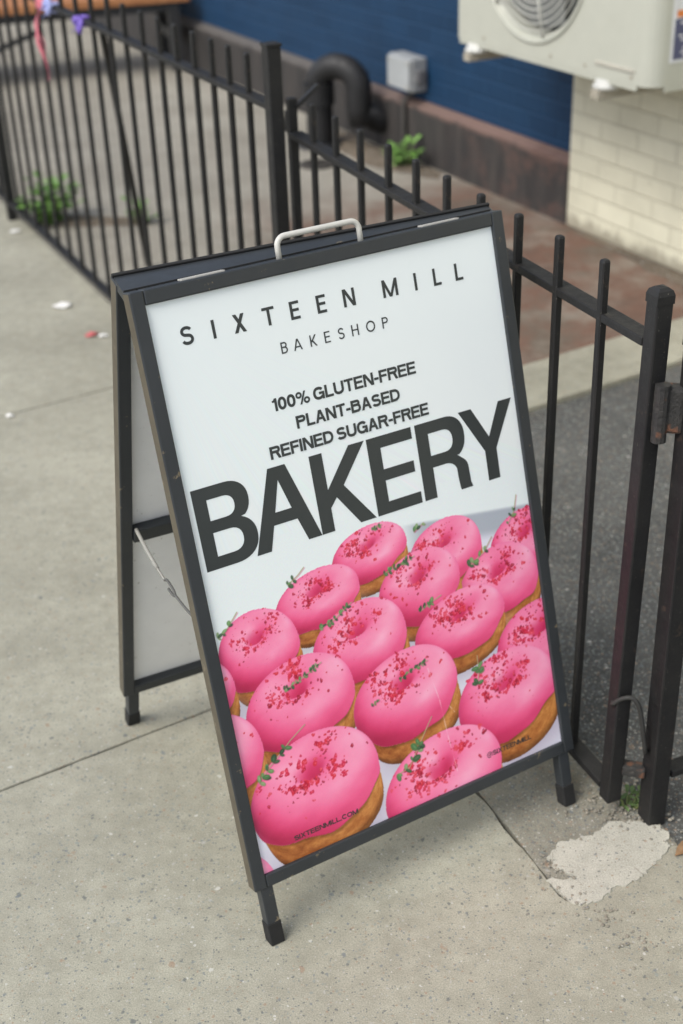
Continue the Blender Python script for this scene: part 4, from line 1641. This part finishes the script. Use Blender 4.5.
# B
out_ = [(6.7, TOPY), (6.7, BOTY)] + [(52, BOTY)] + arc_pts(56, 554.5, 43.5, 36, -90, 62, 16, 2.25) + [(79.5, 587.2)] + arc_pts(60, 612.5, 35.6, 31.8, -48, 90, 14, 2.25)
h1 = [(28.6, 624.8), (28.6, 592.6)] + arc_pts(54, 608.7, 17.5, 16.1, -90, 90, 12, 2.3)
h2 = [(28.6, 574), (28.6, 537.1)] + arc_pts(56, 555.5, 19.6, 18.4, -90, 90, 12, 2.3)
ink.fill(out_, (h1, h2))
# A
ink.fill([(91.2, BOTY), (115.9, BOTY), (127.8, 556.4), (168.6, 556.4), (181.4, BOTY), (205.3, BOTY), (164, TOPY), (134.2, TOPY)], ([(133.8, 575.6), (162.2, 575.6), (147.9, 623.5)],))
# K
ink.fill([(205.8, TOPY), (205.8, BOTY), (228.6, BOTY), (228.6, 555.8), (241.6, 569.8), (276.3, BOTY), (305.3, BOTY), (257.2, 585.4), (305.2, TOPY), (276.6, TOPY), (228.6, 585.0), (228.6, TOPY)])
# E
ink.fill([(308.8, TOPY), (308.8, BOTY), (393.6, BOTY), (393.6, 537.5), (332.4, 537.5), (332.4, 572), (388.8, 572), (388.8, 590.4), (332.4, 590.4), (332.4, 625.4), (392.4, 625.4), (392.4, TOPY)])
# R
out_ = [(399.4, TOPY), (399.4, BOTY), (423, BOTY), (423, 568.8), (447, 568.8)] + arc_pts(448, 552, 20.5, 16.8, 80, 12, 6) + [(468.8, 536), (470.0, 524), (471.2, BOTY), (494.6, BOTY), (492.0, 527), (491.2, 545)] + arc_pts(474, 552, 17, 20, 0, 60, 6) + [(472.5, 577.5)] + arc_pts(456, 608.5, 35.2, 35.8, -58, 90, 16, 2.3)
ink.fill(out_, ([(422.6, 625), (422.6, 588.4)] + arc_pts(450, 606.7, 17.5, 18.3, -90, 90, 12, 2.3),))
# Y
ink.fill([(484.8, TOPY), (510.2, TOPY), (538.9, 591.2), (565.4, TOPY), (592.2, TOPY), (550.6, 569.2), (550.6, BOTY), (527.2, BOTY), (527.2, 569.2)])
ink.done('headline_lettering', m_ink)
ink = Ink()
text(ink, 'SIXTEENMILL.COM', 55.5, 177, 38.5, 8.6, 1.75, .05)
text(ink, '@SIXTEENMILL', 442.5, 540, 34.6, 9.0, 1.75, .05)
ink.done('web_lettering', m_ink)

# backing sheet of the front panel
bm = bmesh.new()
box(bm, F(FW / 2, FL + FH / 2, -.0165), (UX, UP, NF), (FW / 2 - FM + .004, FH / 2 - FM + .004, .002))
m_back = paint('grey_white_backing', (.82, .82, .81), .5, .5, .15, (.45, .44, .4), .05)
mesh_obj('back_panel', bm, m_back, board)

# front legs with rubber feet
def leg(P, ax, s0, name='leg', tend=.0, flip=1):
    x, y, n = ax
    bm = bmesh.new()
    box(bm, P(s0 + .011, (FL + .004 + .03) / 2, -FT / 2), (x, y, n), (.011, (FL + .004 - .03) / 2, .0105), .0015)
    lg = mesh_obj(name, bm, m_frame, board)
    bm = bmesh.new()
    box(bm, P(s0 + .011, .0215, -FT / 2), (x, y, n), (.0125, .020, .012), .002)
    sub('rubber_foot', bm, m_footr, lg)
for s0 in (.0105, FW - .0345):
    leg(F, (UX, UP, NF), s0)

# rear panel, mirrored lean
RLEAN, RYAW = .2890, YAW - .070                       # the two panels have racked a little
RO = V(-.459, 2.172, 0)
RX = V(math.cos(RYAW), math.sin(RYAW), 0)
RNH = V(math.sin(RYAW), -math.cos(RYAW), 0)
RU = Z * math.cos(RLEAN) + RNH * math.sin(RLEAN)
RNF = -RNH * math.cos(RLEAN) + Z * math.sin(RLEAN)    # outwards, to the back
def B(s, t, n=0.0):
    return RO + RX * s + RU * t + RNF * n
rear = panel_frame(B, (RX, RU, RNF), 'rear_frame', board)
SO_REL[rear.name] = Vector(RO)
warm_light_sides(rear, RX)
for s0 in (.0105, FW - .0345):
    leg(B, (RX, RU, RNF), s0)
bm = bmesh.new()
box(bm, B(FW / 2, FL + FH / 2, -.0075), (RX, RU, RNF), (FW / 2 - FM + .004, FH / 2 - FM + .004, .002))
mesh_obj('back_panel', bm, m_back, board)
bm = bmesh.new()
box(bm, B(FW / 2, FL + FH * .455, -.0205), (RX, RU, RNF), (FW / 2 - FM - .0005, .014, .0095), .0015)
mesh_obj('crossbar', bm, m_frame, board)
# head rail covering the hinge, with two bright hinge leaves
bm = bmesh.new()
q4 = [F(.004, FL + FH, -FT - .001), F(FW - .004, FL + FH, -FT - .001), B(FW - .004, FL + FH, -.004), B(.004, FL + FH, -.004)]
hi = [bm.verts.new(p - Z * (.003 if i < 2 else -.0005)) for i, p in enumerate(q4)]
lo = [bm.verts.new(p - Z * .016) for p in q4]
bm.faces.new(hi)
bm.faces.new(lo[::-1])
for i in range(4):
    bm.faces.new((lo[i], lo[(i + 1) % 4], hi[(i + 1) % 4], hi[i]))
mesh_obj('head_rail', bm, m_frame, board)
for s0 in (.085, .50):
    bm = bmesh.new()
    p0 = F(s0, FL + FH + .0012, -.014)
    box(bm, p0 + UX * .035, (UX, NF, UP), (.035, .007, .0012), .0004)
    mesh_obj('hinge_leaf', bm, m_steel, board)
bm = bmesh.new()
bar(bm, B(.001, FL + FH + .0015, -.004), B(FW - .001, FL + FH + .0015, -.004), .006, .007, RNF, .001)
mesh_obj('hinge_lip', bm, m_footr, board)
bm = bmesh.new()
bar(bm, F(.004, FL + FH - .0005, -FT - .002), F(FW - .004, FL + FH - .0005, -FT - .002), .003, .006, NF)
mesh_obj('hinge_seam', bm, m_footr, board)
# carrying handle
bm = bmesh.new()
hb0, hb1 = F(.246, FL + FH - .002, -.010), F(.388, FL + FH - .002, -.010)
hu = (UP * .8 + Z * .2).normalized()
pts = [hb0]
HH = .034
for i in range(7):
    q = math.pi / 2 * i / 6
    pts.append(hb0 + hu * (HH - .014 + .014 * math.sin(q)) + UX * (.014 - .014 * math.cos(q)))
for i in range(7):
    q = math.pi / 2 * i / 6
    pts.append(hb1 + hu * (HH - .014 + .014 * math.cos(q)) - UX * (.014 - .014 * math.sin(q)))
pts.append(hb1)
tube(bm, pts, .0045, 12)
mesh_obj('handle', bm, paint('handle_grey_plastic', (.52, .51, .47), .4, .5), board, True)
# limiter cord between the two panels
bm = bmesh.new()
c0 = B(FM + .004, FL + FH * .475, -.030)
c1 = F(FM * .6, FL + FH * .47, -FT - .002)
def sag(a, b, f, k_=.02):
    return a.lerp(b, f) - Z * (k_ * 4 * f * (1 - f))
tube(bm, [sag(c0, c1, i / 10 * .34) for i in range(11)], .0034, 8)
tube(bm, [sag(c0, c1, .34 + i / 10 * .12) for i in range(11)], .0022, 6)
crd = mesh_obj('limiter_cord', bm, paint('dull_cord', (.30, .295, .27), .8, .2), board, True)
bm = bmesh.new()
h0, h1_ = sag(c0, c1, .46), sag(c0, c1, .62)
dv = (h1_ - h0).normalized()
sv_ = dv.cross(Z).normalized()
tube(bm, [h0 + dv * (.5 * (h1_ - h0).length * (1 - math.cos(q))) + Z * (.008 * math.sin(q)) for q in [2 * math.pi * i / 16 for i in range(14)]], .0022, 6)
tube(bm, [sag(c0, c1, .60 + .040 * i) for i in range(11)], .0022, 6)
sub('hook', bm, paint('dark_hook', (.10, .10, .095), .5), crd, True)

# ------------------------------------------------------------------ pale patch, litter
PX = [(0.335, 1.745), (0.358, 1.783), (0.416, 1.79), (0.462, 1.831), (0.511, 1.826), (0.553, 1.803), (0.544, 1.749), (0.504, 1.712), (0.482, 1.685), (0.43, 1.664), (0.405, 1.636), (0.358, 1.634), (0.327, 1.693), (0.378, 1.695), (0.345, 1.72)]
bm = bmesh.new()
poly_prism(bm, wob_poly(PX, 7, .0045), -.02, .0022, 0)
struct(mesh_obj('mortar_patch', bm, kq.m))

def scrap(name, label, loc, sz, mat, seed, cat='litter', group=None):
    rnd = random.Random(seed)
    bm = bmesh.new()
    rim = []
    n = 9
    for i in range(n):
        q = 2 * math.pi * i / n
        r = sz * rnd.uniform(.6, 1.1)
        rim.append(bm.verts.new((loc[0] + r * math.cos(q), loc[1] + r * .8 * math.sin(q), .003 + rnd.uniform(0, sz * .25))))
    c = bm.verts.new((loc[0], loc[1], .004 + sz * .35))
    for i in range(n):
        bm.faces.new((rim[i], rim[(i + 1) % n], c))
    o = mesh_obj(name, bm, mat)
    md = o.modifiers.new('thickness', 'SOLIDIFY')
    md.thickness = .001
    return tag(o, label, cat, group)
m_red = flat('red_scrap', (.42, .10, .10))
m_paper = flat('white_scrap', (.66, .65, .62))
scrap('paper_scrap', 'crumpled red scrap on the sidewalk left of the sandwich board', (-.812, 4.262), .028, m_red, 1)
scrap('paper_scrap', 'small white scrap lying right beside the red one', (-.775, 4.25), .018, m_paper, 2)
scrap('paper_scrap', 'white scrap of paper torn flat on the sidewalk near the fence', (-.955, 4.55), .038, m_paper, 3)
scrap('paper_scrap', 'little white speck by the crack at the left edge of the sidewalk', (-.965, 3.64), .016, m_paper, 4)
scrap('paper_scrap', 'small white scrap on the sidewalk below the bushy weed', (-1.295, 5.44), .022, m_paper, 5)
scrap('paper_scrap', 'white litter against the plinth left of the bright weed', tuple(wall_pt(1.30, .14, 0))[:2], .04, m_paper, 6)

for o in bpy.data.objects:
    if '_o' in o.keys():
        del o['_o']
